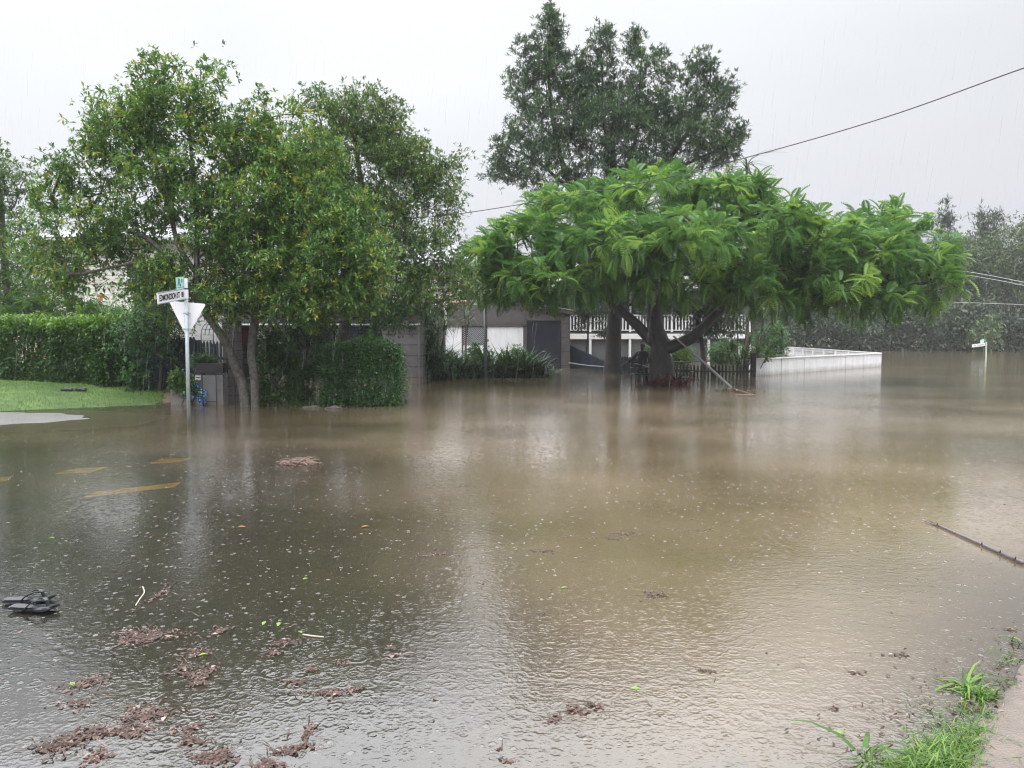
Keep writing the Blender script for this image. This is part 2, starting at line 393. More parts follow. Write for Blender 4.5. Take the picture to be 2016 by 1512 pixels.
# water: Fresnel gloss over silt; where it is shallow the bed shows through
def water_mat():
    m = bpy.data.materials.new("flood_water"); m.use_nodes = True; t = m.node_tree; t.nodes.clear(); N = t.nodes.new; L = t.links.new
    o = N('ShaderNodeOutputMaterial'); geo = N('ShaderNodeNewGeometry'); at_ = N('ShaderNodeAttribute'); at_.attribute_name = 'murk'
    def math_(op, a, b=None, clamp=False):
        q = N('ShaderNodeMath'); q.operation = op; q.use_clamp = clamp
        for k, v in enumerate((a, b)):
            if v is None: continue
            if isinstance(v, (int, float)): q.inputs[k].default_value = v
            else: L(v, q.inputs[k])
        return q.outputs[0]
    def noise(scale, detail=3, vec=None, rough=.5):
        q = N('ShaderNodeTexNoise'); q.inputs['Scale'].default_value = scale; q.inputs['Detail'].default_value = detail; q.inputs['Roughness'].default_value = rough
        L(vec if vec is not None else geo.outputs['Position'], q.inputs['Vector']); return q.outputs[0]
    def rings(scale, off, wdt, rad):
        mp = N('ShaderNodeMapping'); mp.inputs['Location'].default_value = off; L(geo.outputs['Position'], mp.inputs[0])
        v = N('ShaderNodeTexVoronoi'); v.voronoi_dimensions = '2D'; v.inputs['Scale'].default_value = scale; L(mp.outputs[0], v.inputs['Vector'])
        se = N('ShaderNodeSeparateColor'); L(v.outputs['Color'], se.inputs[0])
        d = math_('DIVIDE', math_('SUBTRACT', v.outputs['Distance'], math_('MULTIPLY', se.outputs[0], rad)), wdt)
        g = math_('EXPONENT', math_('MULTIPLY', math_('MULTIPLY', d, d), -1.0))
        d2 = math_('DIVIDE', math_('SUBTRACT', v.outputs['Distance'], math_('MULTIPLY', se.outputs[0], rad * .5)), wdt)
        g2 = math_('EXPONENT', math_('MULTIPLY', math_('MULTIPLY', d2, d2), -1.0))
        g = math_('SUBTRACT', g, math_('MULTIPLY', g2, .6))
        # only some of the cells hold a fresh drop, and rings fade as they widen
        on = math_('MULTIPLY', math_('GREATER_THAN', se.outputs[1], .35), math_('SUBTRACT', 1.15, se.outputs[0]))
        return math_('MULTIPLY', g, on)
    mp2 = N('ShaderNodeMapping'); mp2.inputs['Scale'].default_value = (1.0, 1.9, 1); mp2.inputs['Rotation'].default_value = (0, 0, .25); L(geo.outputs['Position'], mp2.inputs[0])
    hgt = math_('MULTIPLY', noise(9, 4, mp2.outputs[0], .6), .0046)
    hgt = math_('ADD', hgt, math_('MULTIPLY', noise(38, 2), .0022))
    patch = N('ShaderNodeMapRange'); L(noise(.22, 3), patch.inputs[0]); patch.inputs[1].default_value = .42; patch.inputs[2].default_value = .62; patch.inputs[3].default_value = .45; patch.inputs[4].default_value = 1.5
    hgt = math_('MULTIPLY', hgt, patch.outputs[0])
    for sc, off, wd, rd, amp in ((8.5, (0, 0, 0), .06, .5, .0016), (14, (3.3, 1.2, 0), .09, .5, .0014), (5.1, (7.7, 5.1, 0), .035, .6, .0012), (23, (1.7, 9.1, 0), .12, .5, .0012)):
        hgt = math_('ADD', hgt, math_('MULTIPLY', rings(sc, off, wd, rd), amp))
    bp = N('ShaderNodeBump'); bp.inputs['Strength'].default_value = .42; bp.inputs['Distance'].default_value = 1.0; L(hgt, bp.inputs['Height'])
    gl = N('ShaderNodeBsdfGlossy'); gl.inputs['Roughness'].default_value = .07; gl.inputs['Color'].default_value = (1, 1, 1, 1); L(bp.outputs[0], gl.inputs['Normal'])
    fr = N('ShaderNodeFresnel'); fr.inputs['IOR'].default_value = 1.85; L(bp.outputs[0], fr.inputs['Normal'])
    df = N('ShaderNodeBsdfDiffuse'); c = N('ShaderNodeValToRGB'); L(noise(.35, 5), c.inputs[0])
    c.color_ramp.elements[0].position = .35; c.color_ramp.elements[0].color = (.125, .096, .056, 1); c.color_ramp.elements[1].position = .65; c.color_ramp.elements[1].color = (.25, .193, .130, 1)
    L(c.outputs[0], df.inputs[0])
    tr = N('ShaderNodeBsdfTransparent'); tr.inputs[0].default_value = (.84, .84, .80, 1)
    mk = math_('ADD', at_.outputs['Fac'], math_('MULTIPLY', math_('SUBTRACT', noise(.8, 5), .55), .30), True)
    m1 = N('ShaderNodeMixShader'); L(mk, m1.inputs[0]); L(tr.outputs[0], m1.inputs[1]); L(df.outputs[0], m1.inputs[2])
    m2 = N('ShaderNodeMixShader'); L(fr.outputs[0], m2.inputs[0]); L(m1.outputs[0], m2.inputs[1]); L(gl.outputs[0], m2.inputs[2])
    L(m2.outputs[0], o.inputs[0]); return m
M_water = water_mat()
V, Fc = grid(gx, gy, lambda x, y: x * 0); wo = link_mesh("water", V, Fc, M_water, smooth=True); tag(wo, kind='structure')
dep = np.clip(-H(V[:, 0], V[:, 1]), 0, 3); murk = np.clip(1 - np.exp(-(6 + 9 * ss(-2.2, 1.4, V[:, 0] + .25 * V[:, 1] - 1.6)) * dep), 0, 1)
a = wo.data.attributes.new('murk', 'FLOAT', 'POINT'); a.data.foreach_set('value', murk.astype(np.float32))

# ================================================================== shared materials
M_white = mat("white_paint", (.78, .78, .80), .4, col2=(.68, .68, .70), nscale=8)
M_galv = mat("galvanised_steel", (.36, .40, .43), .5, metal=.25, col2=(.29, .33, .35), nscale=25)
M_signw = mat("sign_white", (.80, .80, .84), .35)
M_black = mat("black_paint", (.012, .012, .014), .35)
M_navy = mat("dark_fence_stain", (.018, .026, .040), .55, col2=(.03, .042, .058), nscale=6, stretch=(4, 4, .6))
M_greyp = mat("grey_render", (.235, .215, .22), .55, col2=(.17, .155, .16), nscale=5, bump=.25, bscale=60)
M_taupe = mat("taupe_trim", (.085, .07, .068), .5, col2=(.06, .05, .05), nscale=5)
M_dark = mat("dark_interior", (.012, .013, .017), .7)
M_glass = mat("window_glass", (.03, .035, .04), .08)
M_roof = mat("silver_roof", (.55, .57, .60), .3, metal=.3)
M_bark_d = mat("dark_wet_bark", (.016, .013, .012), .6, col2=(.038, .029, .026), nscale=9, bump=.9, bscale=25, stretch=(3, 3, .5))
M_bark_l = mat("lichen_bark", (.035, .030, .026), .7, col2=(.12, .115, .10), nscale=14, bump=.8, bscale=30)
M_bark_g = mat("grey_bark", (.07, .06, .05), .75, col2=(.12, .105, .09), nscale=8, bump=.8, bscale=18, stretch=(3, 3, .6))
M_twig = mat("pale_twig", (.30, .22, .17), .5, col2=(.16, .11, .08), nscale=30)
G1 = (.038, .098, .026); G2 = (.078, .18, .040); G3 = (.145, .27, .055); GY = (.30, .27, .035); GO = (.36, .19, .03)
M_leafA = leaf_mat("broad_leaf", [(0, G1), (.35, G2), (.7, G3), (.88, (.25, .36, .06)), (.99, GY), (1, GO)])
M_leafB = leaf_mat("small_leaf", [(0, (.035, .085, .024)), (.5, (.07, .15, .035)), (.85, (.14, .23, .045)), (1, (.26, .25, .04))])
M_leafP = leaf_mat("feathery_leaf", [(0, (.042, .125, .030)), (.45, (.09, .22, .048)), (.75, (.14, .30, .055)), (1, (.26, .43, .08))], trans=.38)
M_leafD = leaf_mat("dull_leaf", [(0, (.034, .062, .036)), (.5, (.066, .118, .058)), (.85, (.105, .185, .07)), (1, (.16, .27, .07))], trans=.2)
M_leafH = leaf_mat("hedge_leaf", [(0, (.03, .08, .012)), (.55, (.06, .15, .02)), (1, (.20, .36, .035))])
M_leafK = leaf_mat("dark_glossy_leaf", [(0, (.020, .070, .020)), (.6, (.05, .15, .035)), (1, (.13, .28, .07))], rough=.3)
M_leafF = leaf_mat("far_leaf", [(0, (.03, .05, .028)), (.5, (.075, .115, .052)), (1, (.18, .26, .12))], trans=.15, rough=.6)
M_strap = leaf_mat("strappy_leaf", [(0, (.02, .055, .014)), (.6, (.045, .11, .025)), (1, (.13, .22, .05))])
M_red = leaf_mat("red_leaf", [(0, (.04, .006, .010)), (1, (.16, .015, .03))])
M_grass = leaf_mat("grass_blade", [(0, (.045, .11, .014)), (.6, (.085, .19, .022)), (.9, (.17, .30, .05)), (1, (.30, .30, .12))])
TL = T_leaf(); TLn = T_leaf(.2, .02, .15, .5); TLw = T_leaf(.62, .06, .15, .55); TFR = T_frond(); TS = T_strap(); TS2 = T_strap(.9, .05, 4)
TND = T_leaf(.13, .01, .05, .5)

def crown(name, P, O, m, parent, T, n, per, size, cl=.22, up=.35, tw=(0, .8), seedtint=True, outw=.6, droop=0, extra=None):
    """per = leaf sprays round every twig tip, n leaves each"""
    C = np.repeat(P, per, 0) + rng.normal(0, cl, (len(P) * per, 3)) * (1, 1, .85); OC = np.repeat(O, per, 0)
    base = np.clip(np.repeat(rng.random(len(P)), per) * .45 + rng.random(len(C)) * .55, 0, 1)
    Q, D, idx = whorls(C, n, .02, up, OC, outw)
    D[:, 2] -= droop
    t = tw[0] + (tw[1] - tw[0]) * np.clip(base[idx] + rng.normal(0, .10, len(idx)), 0, 1)
    if extra: k = rng.random(len(C)) < extra[0]; t = np.where(k[idx], extra[1] + (1 - extra[1]) * rng.random(len(idx)), t)
    S = size * (0.65 + .6 * rng.random(len(Q)))
    V, Fc, t = scatter(T, Q, D, S, t, rng.normal(0, .35, len(Q)))
    return link_mesh(name, V, Fc, m, parent, tint=t)

def grime(m, top=.16, col=(.20, .155, .10)):
    t = m.node_tree; p = t.nodes['Principled BSDF']; g = t.nodes.new('ShaderNodeNewGeometry'); se = t.nodes.new('ShaderNodeSeparateXYZ'); t.links.new(g.outputs['Position'], se.inputs[0])
    n = t.nodes.new('ShaderNodeTexNoise'); n.inputs['Scale'].default_value = 2.2; n.inputs['Detail'].default_value = 6; t.links.new(g.outputs['Position'], n.inputs[0])
    a = t.nodes.new('ShaderNodeMath'); a.operation = 'MULTIPLY_ADD'; a.inputs[1].default_value = -.22; t.links.new(n.outputs[0], a.inputs[0]); t.links.new(se.outputs['Z'], a.inputs[2])
    r_ = t.nodes.new('ShaderNodeMapRange'); t.links.new(a.outputs[0], r_.inputs[0]); r_.inputs[1].default_value = -.10; r_.inputs[2].default_value = top - .06; r_.inputs[3].default_value = .5; r_.inputs[4].default_value = 0
    x = t.nodes.new('ShaderNodeMixRGB'); t.links.new(r_.outputs[0], x.inputs[0]); x.inputs[2].default_value = (*col, 1)
    if p.inputs['Base Color'].links: t.links.new(p.inputs['Base Color'].links[0].from_socket, x.inputs[1])
    else: x.inputs[1].default_value = p.inputs['Base Color'].default_value[:]
    t.links.new(x.outputs[0], p.inputs['Base Color']); return m
M_fence = grime(mat("fence_paint", (.82, .82, .85), .4, col2=(.68, .69, .70), nscale=3, stretch=(1, 1, .4)))
for m_ in (M_greyp, M_galv): grime(m_)

# ================================================================== THE BIG TREES
def big_tree(name, label, limbs, blobs, nattr, leafm, barkm, T, n, per, size, cl, shell=.4, gap=.12, gscale=1.3, minr=0, thin_under=0, **kw):
    base = limbs[0][0][0]
    root = empty(name, base, label, 'tree')
    P, O = blob_points(blobs, nattr, shell, gap, gscale)
    if thin_under: k_ = (O[:, 2] > -.3) | (rng.random(len(O)) < 1 - thin_under); P, O = P[k_], O[k_]
    sk = skeleton(limbs, P)
    wood(sk, barkm, "trunk", root, minr)
    crown("crown", P, O, leafm, root, T, n, per, size, cl, **kw)
    return root
def lp(*a): return [at(*q) for q in a]
# A: spotted leaning trunk, sparse left crown with yellowing leaves
b0 = at(487, 806, 16.4); b0.z = -.2
big_tree("broadleaf_tree", "open broadleaf tree with yellowing leaves whose lichen spotted trunk leans left behind the street sign",
    [([b0] + lp((478, 760, 16.4), (462, 715, 16.3), (436, 660, 16.1), (400, 606, 16.0), (388, 540, 16.0), (388, 450, 16.2), (380, 340, 16.4), (370, 230, 16.6)), .12, .03),
     (lp((400, 606, 16.0), (365, 560, 15.9), (330, 510, 15.8), (290, 470, 15.8), (240, 450, 15.8), (190, 420, 15.9)), .085, .02),
     (lp((388, 540, 16.0), (350, 480, 16.0), (335, 410, 16.2), (310, 340, 16.3), (300, 230, 16.4)), .06, .02),
     (lp((330, 510, 15.8), (250, 520, 15.4), (160, 540, 15.2)), .045, .015),
     (lp((388, 450, 16.2), (430, 380, 16), (450, 300, 15.8)), .045, .015)],
    [(320, 175, 45, 60, 16.4, .8), (410, 185, 42, 55, 16.4, .7), (340, 240, 95, 60, 16.4, 1.2), (225, 200, 58, 40, 16.3, .8), (240, 270, 80, 60, 16.3, 1.1), (180, 330, 75, 60, 16.1, 1.1),
     (400, 320, 85, 80, 16.3, 1.3), (290, 370, 100, 70, 16.2, 1.4), (120, 400, 50, 45, 15.9, .8), (175, 445, 90, 60, 15.8, 1.2), (110, 500, 65, 60, 15.6, 1), (290, 480, 110, 70, 15.9, 1.5),
     (140, 545, 60, 50, 15.6, 1.1), (270, 560, 50, 40, 15.9, 1.0), (330, 570, 70, 60, 15.9, 1.0), (430, 440, 70, 80, 16.2, 1.2), (450, 230, 28, 40, 16.4, .5), (60, 420, 28, 40, 15.8, .4), (290, 130, 14, 32, 16.4, .3), (430, 140, 16, 26, 16.4, .3)],
    1000, M_leafA, M_bark_l, TL, 8, 8, .112, .14, shell=.25, gap=.2, gscale=2.7, tw=(.05, .86), extra=(.12, .82))
# A2: denser right-hand one
b0 = at(503, 806, 16.3); b0.z = -.2
big_tree("broadleaf_tree", "dense broadleaf tree on the slim upright mottled trunk beside the leaning one",
    [([b0] + lp((500, 740, 16.3), (495, 690, 16.3), (503, 620, 16.3), (512, 560, 16.3), (520, 470, 16.4), (540, 360, 16.6), (530, 270, 16.8)), .075, .025),
     (lp((512, 560, 16.3), (580, 500, 16.2), (650, 480, 16.0), (700, 500, 15.8)), .05, .02),
     (lp((520, 470, 16.4), (590, 400, 16.5), (640, 320, 16.8)), .045, .015)],
    [(505, 290, 70, 65, 16.7, 1.1), (500, 400, 95, 80, 16.2, 1.4), (590, 330, 85, 75, 16.8, 1.3), (620, 430, 100, 80, 16.3, 1.5), (560, 510, 90, 70, 16.0, 1.3), (660, 530, 90, 65, 15.7, 1.3),
     (720, 520, 60, 60, 15.7, 1.0), (620, 600, 85, 38, 15.6, .9), (560, 580, 70, 40, 16, .9), (450, 590, 50, 35, 16, .8), (470, 520, 60, 75, 16.2, 1.0), (700, 580, 45, 35, 15.5, .7), (680, 440, 70, 60, 16.0, 1.0), (515, 215, 22, 30, 16.8, .4), (590, 230, 20, 20, 16.8, .4)],
    1150, M_leafA, M_bark_l, TL, 8, 9, .112, .14, shell=.3, gap=.1, gscale=2.6, tw=(.05, .86), extra=(.14, .82))
# B: tall finer-leaved tree behind
b0 = at(662, 770, 19.6); b0.z = -.3
big_tree("small_leaved_tree", "rounded small leaved tree with bare twigs on its right edge, behind the clipped hedge",
    [([b0] + lp((668, 690, 19.6), (690, 600, 19.6), (705, 500, 19.7), (715, 400, 19.8), (700, 290, 20)), .19, .05),
     (lp((705, 500, 19.7), (770, 430, 19.8), (830, 370, 19.8), (870, 320, 19.8)), .08, .02),
     (lp((705, 500, 19.7), (780, 520, 19.3), (860, 540, 19.0), (920, 560, 18.8)), .07, .02),
     (lp((715, 400, 19.8), (770, 330, 20), (790, 250, 20)), .06, .02),
     (lp((690, 600, 19.6), (630, 520, 19.6), (600, 420, 19.8), (620, 260, 20)), .08, .02)],
    [(650, 225, 60, 50, 20, 1.2), (725, 235, 65, 55, 20, 1.4), (610, 290, 50, 70, 20, 1.2), (690, 320, 90, 70, 19.8, 1.6), (780, 300, 60, 60, 20, 1.4), (800, 390, 80, 70, 19.8, 1.5), (865, 400, 45, 75, 19.7, 1.0),
     (745, 450, 85, 70, 19.5, 1.6), (840, 490, 65, 50, 19.3, 1.3), (900, 555, 45, 38, 18.9, .9), (840, 575, 75, 40, 18.8, 1.2), (770, 550, 75, 55, 18.9, 1.3), (660, 420, 70, 80, 19.8, 1.4), (770, 215, 24, 20, 20, .5), (760, 615, 50, 28, 18.8, .8), (850, 618, 55, 25, 18.6, .8), (820, 330, 50, 50, 20, 1), (885, 330, 30, 30, 19.8, .5)],
    1500, M_leafB, M_bark_g, TL, 7, 9, .095, .17, shell=.25, gap=.12, gscale=2.1, tw=(.05, 1), extra=(.02, .95))
# C: spreading poinciana
b0 = at(1305, 756, 24.6); b0.z = -.6
pc = big_tree("spreading_tree", "wide umbrella shaped bright green feathery tree on a thick dark forked trunk",
    [([b0] + lp((1303, 735, 24.6), (1300, 705, 24.6), (1298, 680, 24.6), (1290, 640, 24.6), (1288, 590, 24.5), (1280, 520, 24.3)), .47, .16),
     (lp((1298, 682, 24.6), (1268, 655, 24.5), (1235, 622, 24.2), (1190, 585, 23.8), (1120, 550, 23), (1040, 520, 22.5)), .21, .05),
     (lp((1300, 690, 24.6), (1340, 676, 24.4), (1375, 655, 24.2), (1412, 615, 24.0), (1470, 560, 23.6), (1560, 520, 23.2), (1660, 510, 22.8)), .22, .05),
     (lp((1288, 590, 24.5), (1230, 500, 25.5), (1160, 440, 26.5)), .16, .04),
     (lp((1288, 590, 24.5), (1370, 510, 25.5), (1450, 440, 26.5)), .16, .04),
     (lp((1290, 620, 24.5), (1290, 540, 22), (1260, 470, 20.5)), .14, .04),
     (lp((1470, 560, 23.6), (1560, 470, 25), (1660, 440, 25.5), (1740, 430, 25.5)), .10, .03),
     (lp((1560, 520, 23.2), (1680, 555, 22.8), (1790, 560, 22.6), (1860, 550, 22.6)), .09, .03)],
    [(955, 527, 55, 49, 23.5, 2.2), (1040, 483, 86, 49, 24, 3), (1130, 430, 91, 46, 25, 3.5), (1260, 402, 115, 38, 25.5, 4), (1400, 412, 105, 41, 25.5, 3.6), (1200, 492, 115, 56, 22, 2.5), (1340, 483, 115, 57, 21.5, 2.3),
     (1020, 562, 59, 38, 22.5, 1.8), (1110, 544, 81, 38, 21.5, 1.8), (1480, 465, 105, 56, 23, 3), (1580, 492, 96, 56, 23.2, 2.6), (1470, 544, 76, 33, 22, 1.6), (1620, 553, 81, 40, 22.6, 2), (1693, 509, 81, 48, 23.2, 2.2),
     (1727, 448, 76, 32, 24.5, 1.8), (1787, 500, 67, 46, 23.5, 1.8), (1834, 558, 40, 46, 23, 1.4), (1718, 588, 57, 27, 22.6, 1.4), (1260, 549, 86, 32, 22, 1.6), (1380, 562, 57, 24, 22.5, 1.4), (1560, 588, 57, 20, 22.8, 1.3), (1080, 560, 60, 26, 22, 1.2), (980, 560, 40, 30, 22.5, 1), (1480, 585, 60, 22, 22, 1.2), (1650, 595, 50, 26, 22.4, 1)],
    3300, M_leafP, M_bark_d, TFR, 6, 1, .48, .08, thin_under=.5, shell=.6, gap=.16, gscale=2.2, minr=0, up=.06, outw=.6, extra=(.16, .88), tw=(.0, .85))
# D: tall dull tree behind it
b0 = at(1207, 735, 30.5); b0.z = -.6
big_tree("tall_tree", "tall dull grey green tree rising behind the umbrella shaped one with ragged upright plumes",
    [([b0] + lp((1207, 680, 30.5), (1210, 610, 30.5), (1215, 480, 31), (1210, 380, 31.5), (1205, 250, 32)), .36, .1),
     (lp((1215, 480, 31), (1130, 380, 31.5), (1095, 270, 32), (1080, 150, 32), (1082, 70, 32)), .16, .03),
     (lp((1215, 450, 31), (1290, 350, 32), (1360, 250, 32.5), (1400, 150, 32.5)), .15, .03),
     (lp((1210, 380, 31.5), (1250, 280, 32), (1262, 130, 32)), .12, .03), (lp((1130, 380, 31.5), (1060, 320, 31), (1000, 290, 31)), .08, .02),
     (lp((1290, 350, 32), (1380, 310, 31.5), (1440, 280, 31.5)), .08, .02), (lp((1210, 400, 31), (1190, 250, 31), (1185, 120, 31.5)), .09, .03)],
    [(1080, 60, 17, 44, 32, .7), (1100, 85, 20, 50, 32, .8), (1060, 120, 32, 55, 32, 1), (1030, 110, 16, 42, 32, .7), (1090, 160, 55, 55, 32, 1.4), (1025, 175, 32, 50, 32, 1.0), (1040, 250, 45, 55, 31.6, 1.3), (1185, 95, 26, 38, 31.6, .9),
     (1145, 130, 18, 38, 32, .7), (1180, 160, 45, 50, 31.6, 1.3), (1250, 100, 22, 40, 32, .8), (1290, 120, 20, 42, 32, .8), (1260, 180, 60, 50, 32, 1.6), (1325, 150, 16, 34, 32.4, .6), (1345, 200, 40, 45, 32.4, 1.2), (1375, 140, 26, 44, 32.5, .9),
     (1400, 150, 18, 36, 32.5, .6), (1400, 210, 48, 55, 32.3, 1.3), (1435, 175, 14, 34, 32.5, .5), (1110, 250, 80, 65, 31.5, 2), (1210, 260, 90, 65, 31, 2.2), (1310, 270, 85, 65, 31.5, 2), (1395, 290, 60, 55, 31.5, 1.6), (1000, 310, 42, 42, 31, 1.2),
     (985, 345, 28, 26, 31, .9), (1060, 330, 65, 45, 31, 1.6), (1440, 300, 30, 40, 31.5, .9), (1455, 270, 14, 22, 31.5, .5), (1250, 350, 160, 45, 31, 2), (1150, 200, 55, 40, 31.8, 1.3), (1230, 225, 60, 40, 31.8, 1.4), (1320, 240, 50, 40, 32, 1.3), (1075, 45, 12, 30, 32, .4), (1095, 60, 12, 30, 32, .4), (1190, 80, 14, 28, 31.6, .5), (1250, 85, 12, 26, 32, .5), (1300, 95, 12, 28, 32, .5), (1380, 120, 14, 30, 32.5, .5), (1140, 575, 50, 34, 29.5, 1.2), (1235, 575, 50, 34, 29, 1.2), (1340, 580, 60, 34, 29, 1.2), (1440, 580, 50, 34, 29, 1.2), (1180, 520, 60, 50, 30, 1.5), (1400, 520, 60, 50, 30, 1.5)],
    2300, M_leafD, M_bark_d, TLn, 10, 6, .20, .16, shell=.15, gap=.17, gscale=2.8, up=.75, tw=(0, .95), extra=(.06, .88), outw=.35)

# ================================================================== other foliage
def simple_tree(name, label, px, Y, blobs, m, T, n, per, size, cl, nattr, base_r, cat='tree', group=None, up=.3, bark=None, tw=(0, 1), zb=None, extra=None):
    X = (px - 1008) / F * Y; z = h(X, Y) - .1 if zb is None else zb
    root = empty(name, (X, Y, z), label, cat, group)
    P, O = blob_points(blobs, nattr, .35, .1)
    c = P.mean(0); top = np.array((c[0], Y, P[:, 2].max() * .8))
    b = Vector((X, Y, z)); sk = skeleton([([b, b.lerp(Vector((c[0], Y, c[2])), .5) + Vector((.1, 0, 0)), Vector((c[0], Y, c[2])), Vector(top)], base_r, base_r * .3)], P)
    wood(sk, bark or M_bark_g, "trunk", root)
    crown("crown", P, O, m, root, T, n, per, size, cl, up=up, tw=tw, extra=extra)
    return root
simple_tree("bushy_tree", "pale green bushy tree cut off by the left edge above the hedge", 10, 23.5,
    [(-30, 480, 80, 160, 23.5, 1.8), (10, 370, 38, 70, 23.5, 1.2), (30, 470, 50, 80, 23.5, 1.4), (40, 560, 60, 60, 23.2, 1.4), (-40, 330, 50, 60, 23.5, 1.3), (100, 590, 50, 40, 23, 1.2)],
    M_leafB, TL, 7, 7, .12, .26, 420, .16, tw=(.1, .9))
simple_tree("shrub", "feathery light green shrub poking up behind the left hedge", 120, 22.5, [(130, 610, 70, 30, 22.5, .9), (60, 615, 45, 24, 22.5, .8), (205, 625, 40, 20, 22.3, .6)], M_leafH, TFR, 5, 1, .4, .15, 130, .05, cat='shrub', tw=(.2, .9))
simple_tree("small_tree", "dark slender tree between the left hedge and the street sign", 312, 19.0, [(300, 640, 60, 50, 19, .8), (330, 600, 55, 50, 19, .8), (270, 690, 45, 45, 19, .7), (330, 690, 30, 40, 19, .5)], M_leafK, TL, 7, 6, .09, .2, 260, .05, tw=(0, .8))
simple_tree("small_tree", "dark leafy tree hanging in front of the grey carport wall", 560, 18.2, [(555, 600, 60, 60, 18.2, .9), (600, 650, 50, 40, 18.2, .8), (570, 690, 40, 50, 18.2, .7), (620, 620, 40, 30, 18.2, .8), (760, 620, 45, 35, 18.2, .6)], M_leafK, TL, 7, 6, .09, .2, 320, .06, tw=(0, .7))
simple_tree("small_tree", "thin dark trunked tree with drooping foliage in front of the right half of the verandah", 1388, 31.5, [(1365, 600, 62, 34, 31.5, 1), (1418, 628, 40, 40, 31.3, .9), (1300, 600, 50, 26, 31.5, .9), (1375, 650, 26, 20, 31.5, .6)], M_leafD, TLn, 8, 6, .20, .18, 230, .13, tw=(0, .7))
simple_tree("small_tree", "dark drooping foliage on a thin stem between the garage and the straight trunk", 1150, 36.8, [(1165, 600, 48, 32, 36, .9), (1135, 612, 26, 34, 36, .7), (1190, 640, 20, 22, 36, .5)], M_leafD, TLn, 8, 6, .20, .18, 130, .06, tw=(0, .7))
# climber column
def shrub(name, label, blobs, m, T, n, per, size, cl, nattr, cat='shrub', group=None, up=.3, tw=(0, 1), base=None, extra=None):
    px, Y = blobs[0][0], blobs[0][4]
    return simple_tree(name, label, px, Y, blobs, m, T, n, per, size, cl, nattr, .025, cat, group, up, tw=tw, extra=extra)
shrub("climber", "tall narrow dark green climber right of the spotted trunks", [(528, 730, 24, 70, 16.9, .3), (545, 690, 22, 50, 17, .3), (520, 780, 20, 24, 16.8, .3)], M_leafH, TLw, 6, 6, .08, .12, 170, 'climbing plant', tw=(0, .55))
shrub("arching_shrub", "drooping narrow leaved shrub between the climber and the clipped hedge", [(590, 745, 32, 42, 17.2, .4), (580, 790, 26, 18, 17, .35)], M_leafH, TLn, 8, 5, .14, .12, 90, tw=(0, .45))
shrub("round_bush", "round green bush beside the white fence corner", [(1510, 690, 36, 38, 37, .9), (1530, 665, 22, 26, 37, .7)], M_leafK, TL, 7, 6, .14, .2, 220, tw=(.2, 1))
shrub("round_bush", "bright green bush under the verandah just right of the thick trunk", [(1340, 705, 20, 20, 38, .6)], M_leafH, TL, 7, 6, .14, .16, 90, tw=(.2, .9))
shrub("round_bush", "dark green bush under the right end of the verandah", [(1425, 695, 26, 26, 39, .7)], M_leafK, TL, 7, 6, .14, .2, 130, tw=(.3, 1))
shrub("round_bush", "small bush seen through the gap left of the thick trunk", [(1281, 700, 10, 18, 38, .5)], M_leafH, TL, 7, 5, .13, .14, 50, tw=(.1, .8))
shrub("shrub", "leafy green shrub in front of the white garage panel beside the bare post", [(938, 697, 20, 14, 28.5, .4), (950, 715, 24, 18, 28.3, .4)], M_leafK, TLw, 6, 5, .12, .14, 70, tw=(.1, .9))
shrub("shrub", "open twiggy shrub before the garage panel next to the dark roller door", [(1010, 700, 14, 18, 28.5, .35), (1030, 718, 22, 16, 28.3, .4), (1018, 685, 8, 10, 28.5, .2)], M_leafK, TLw, 6, 4, .11, .12, 60, tw=(.3, 1))
shrub("potted_plant", "soft leaved light green plant overflowing the low grey planter by the street sign", [(345, 752, 17, 16, 16.9, .22), (368, 760, 14, 14, 16.8, .2)], M_leafH, TLw, 6, 4, .08, .07, 60, 'plant', tw=(.2, .8))
shrub("trailing_plant", "dark trailing plant spilling over the black trough on the letterbox wall", [(410, 715, 26, 9, 17.3, .18), (395, 708, 12, 8, 17.3, .12)], M_leafK, TLn, 7, 4, .09, .07, 80, 'plant', tw=(.1, .9))
shrub("corner_shrub", "dark mass of leaves and vines at the right corner of the grey blockwork wall", [(838, 690, 22, 48, 25.2, .5), (858, 720, 24, 26, 25.4, .5), (835, 640, 16, 26, 25, .4)], M_leafK, TLn, 8, 6, .16, .16, 170, tw=(0, .6))
shrub("small_shrub", "small leafy shrub on the grass in front of the dark fence", [(270, 745, 20, 26, 18.9, .3)], M_leafK, TLw, 6, 4, .10, .12, 50, tw=(.3, 1))

# strappy plants (dracaenas, lilies, grasses)
def strappy(name, label, P0, n, size, T=TS, m=M_strap, cat='plant', group=None, el=(.4, 1.4), tw=(0, 1), stem=None, rad=.1):
    root = empty(name, P0, label, cat, group)
    P = np.tile(np.array(P0), (n, 1)) + np.stack((rng.normal(0, rad, n), rng.normal(0, rad, n), np.zeros(n)), 1)
    az = rng.random(n) * 6.28; e = el[0] + rng.random(n) * (el[1] - el[0])
    D = np.stack((np.cos(az) * np.cos(e), np.sin(az) * np.cos(e), np.sin(e)), 1)
    V, Fc, t = scatter(T, P, D, size * (.6 + .5 * rng.random(n)), tw[0] + (tw[1] - tw[0]) * rng.random(n))
    if stem:
        link_mesh("foliage", V, Fc, m, root, tint=t)
    else:
        link_mesh("foliage", V, Fc, m, root, tint=t)
    return root
LBL = ["strappy clump at the left foot of the garage wall", "strappy clump under the spiky plant", "dark strappy clump below the narrow white panel", "strappy clump in front of the lattice window",
       "strappy clump just left of the bare post", "strappy clump just right of the bare post", "low strappy clump before the wide white panel", "strappy clump under the twiggy shrub",
       "strappy clump at the left side of the roller door", "rightmost strappy clump before the roller door"]
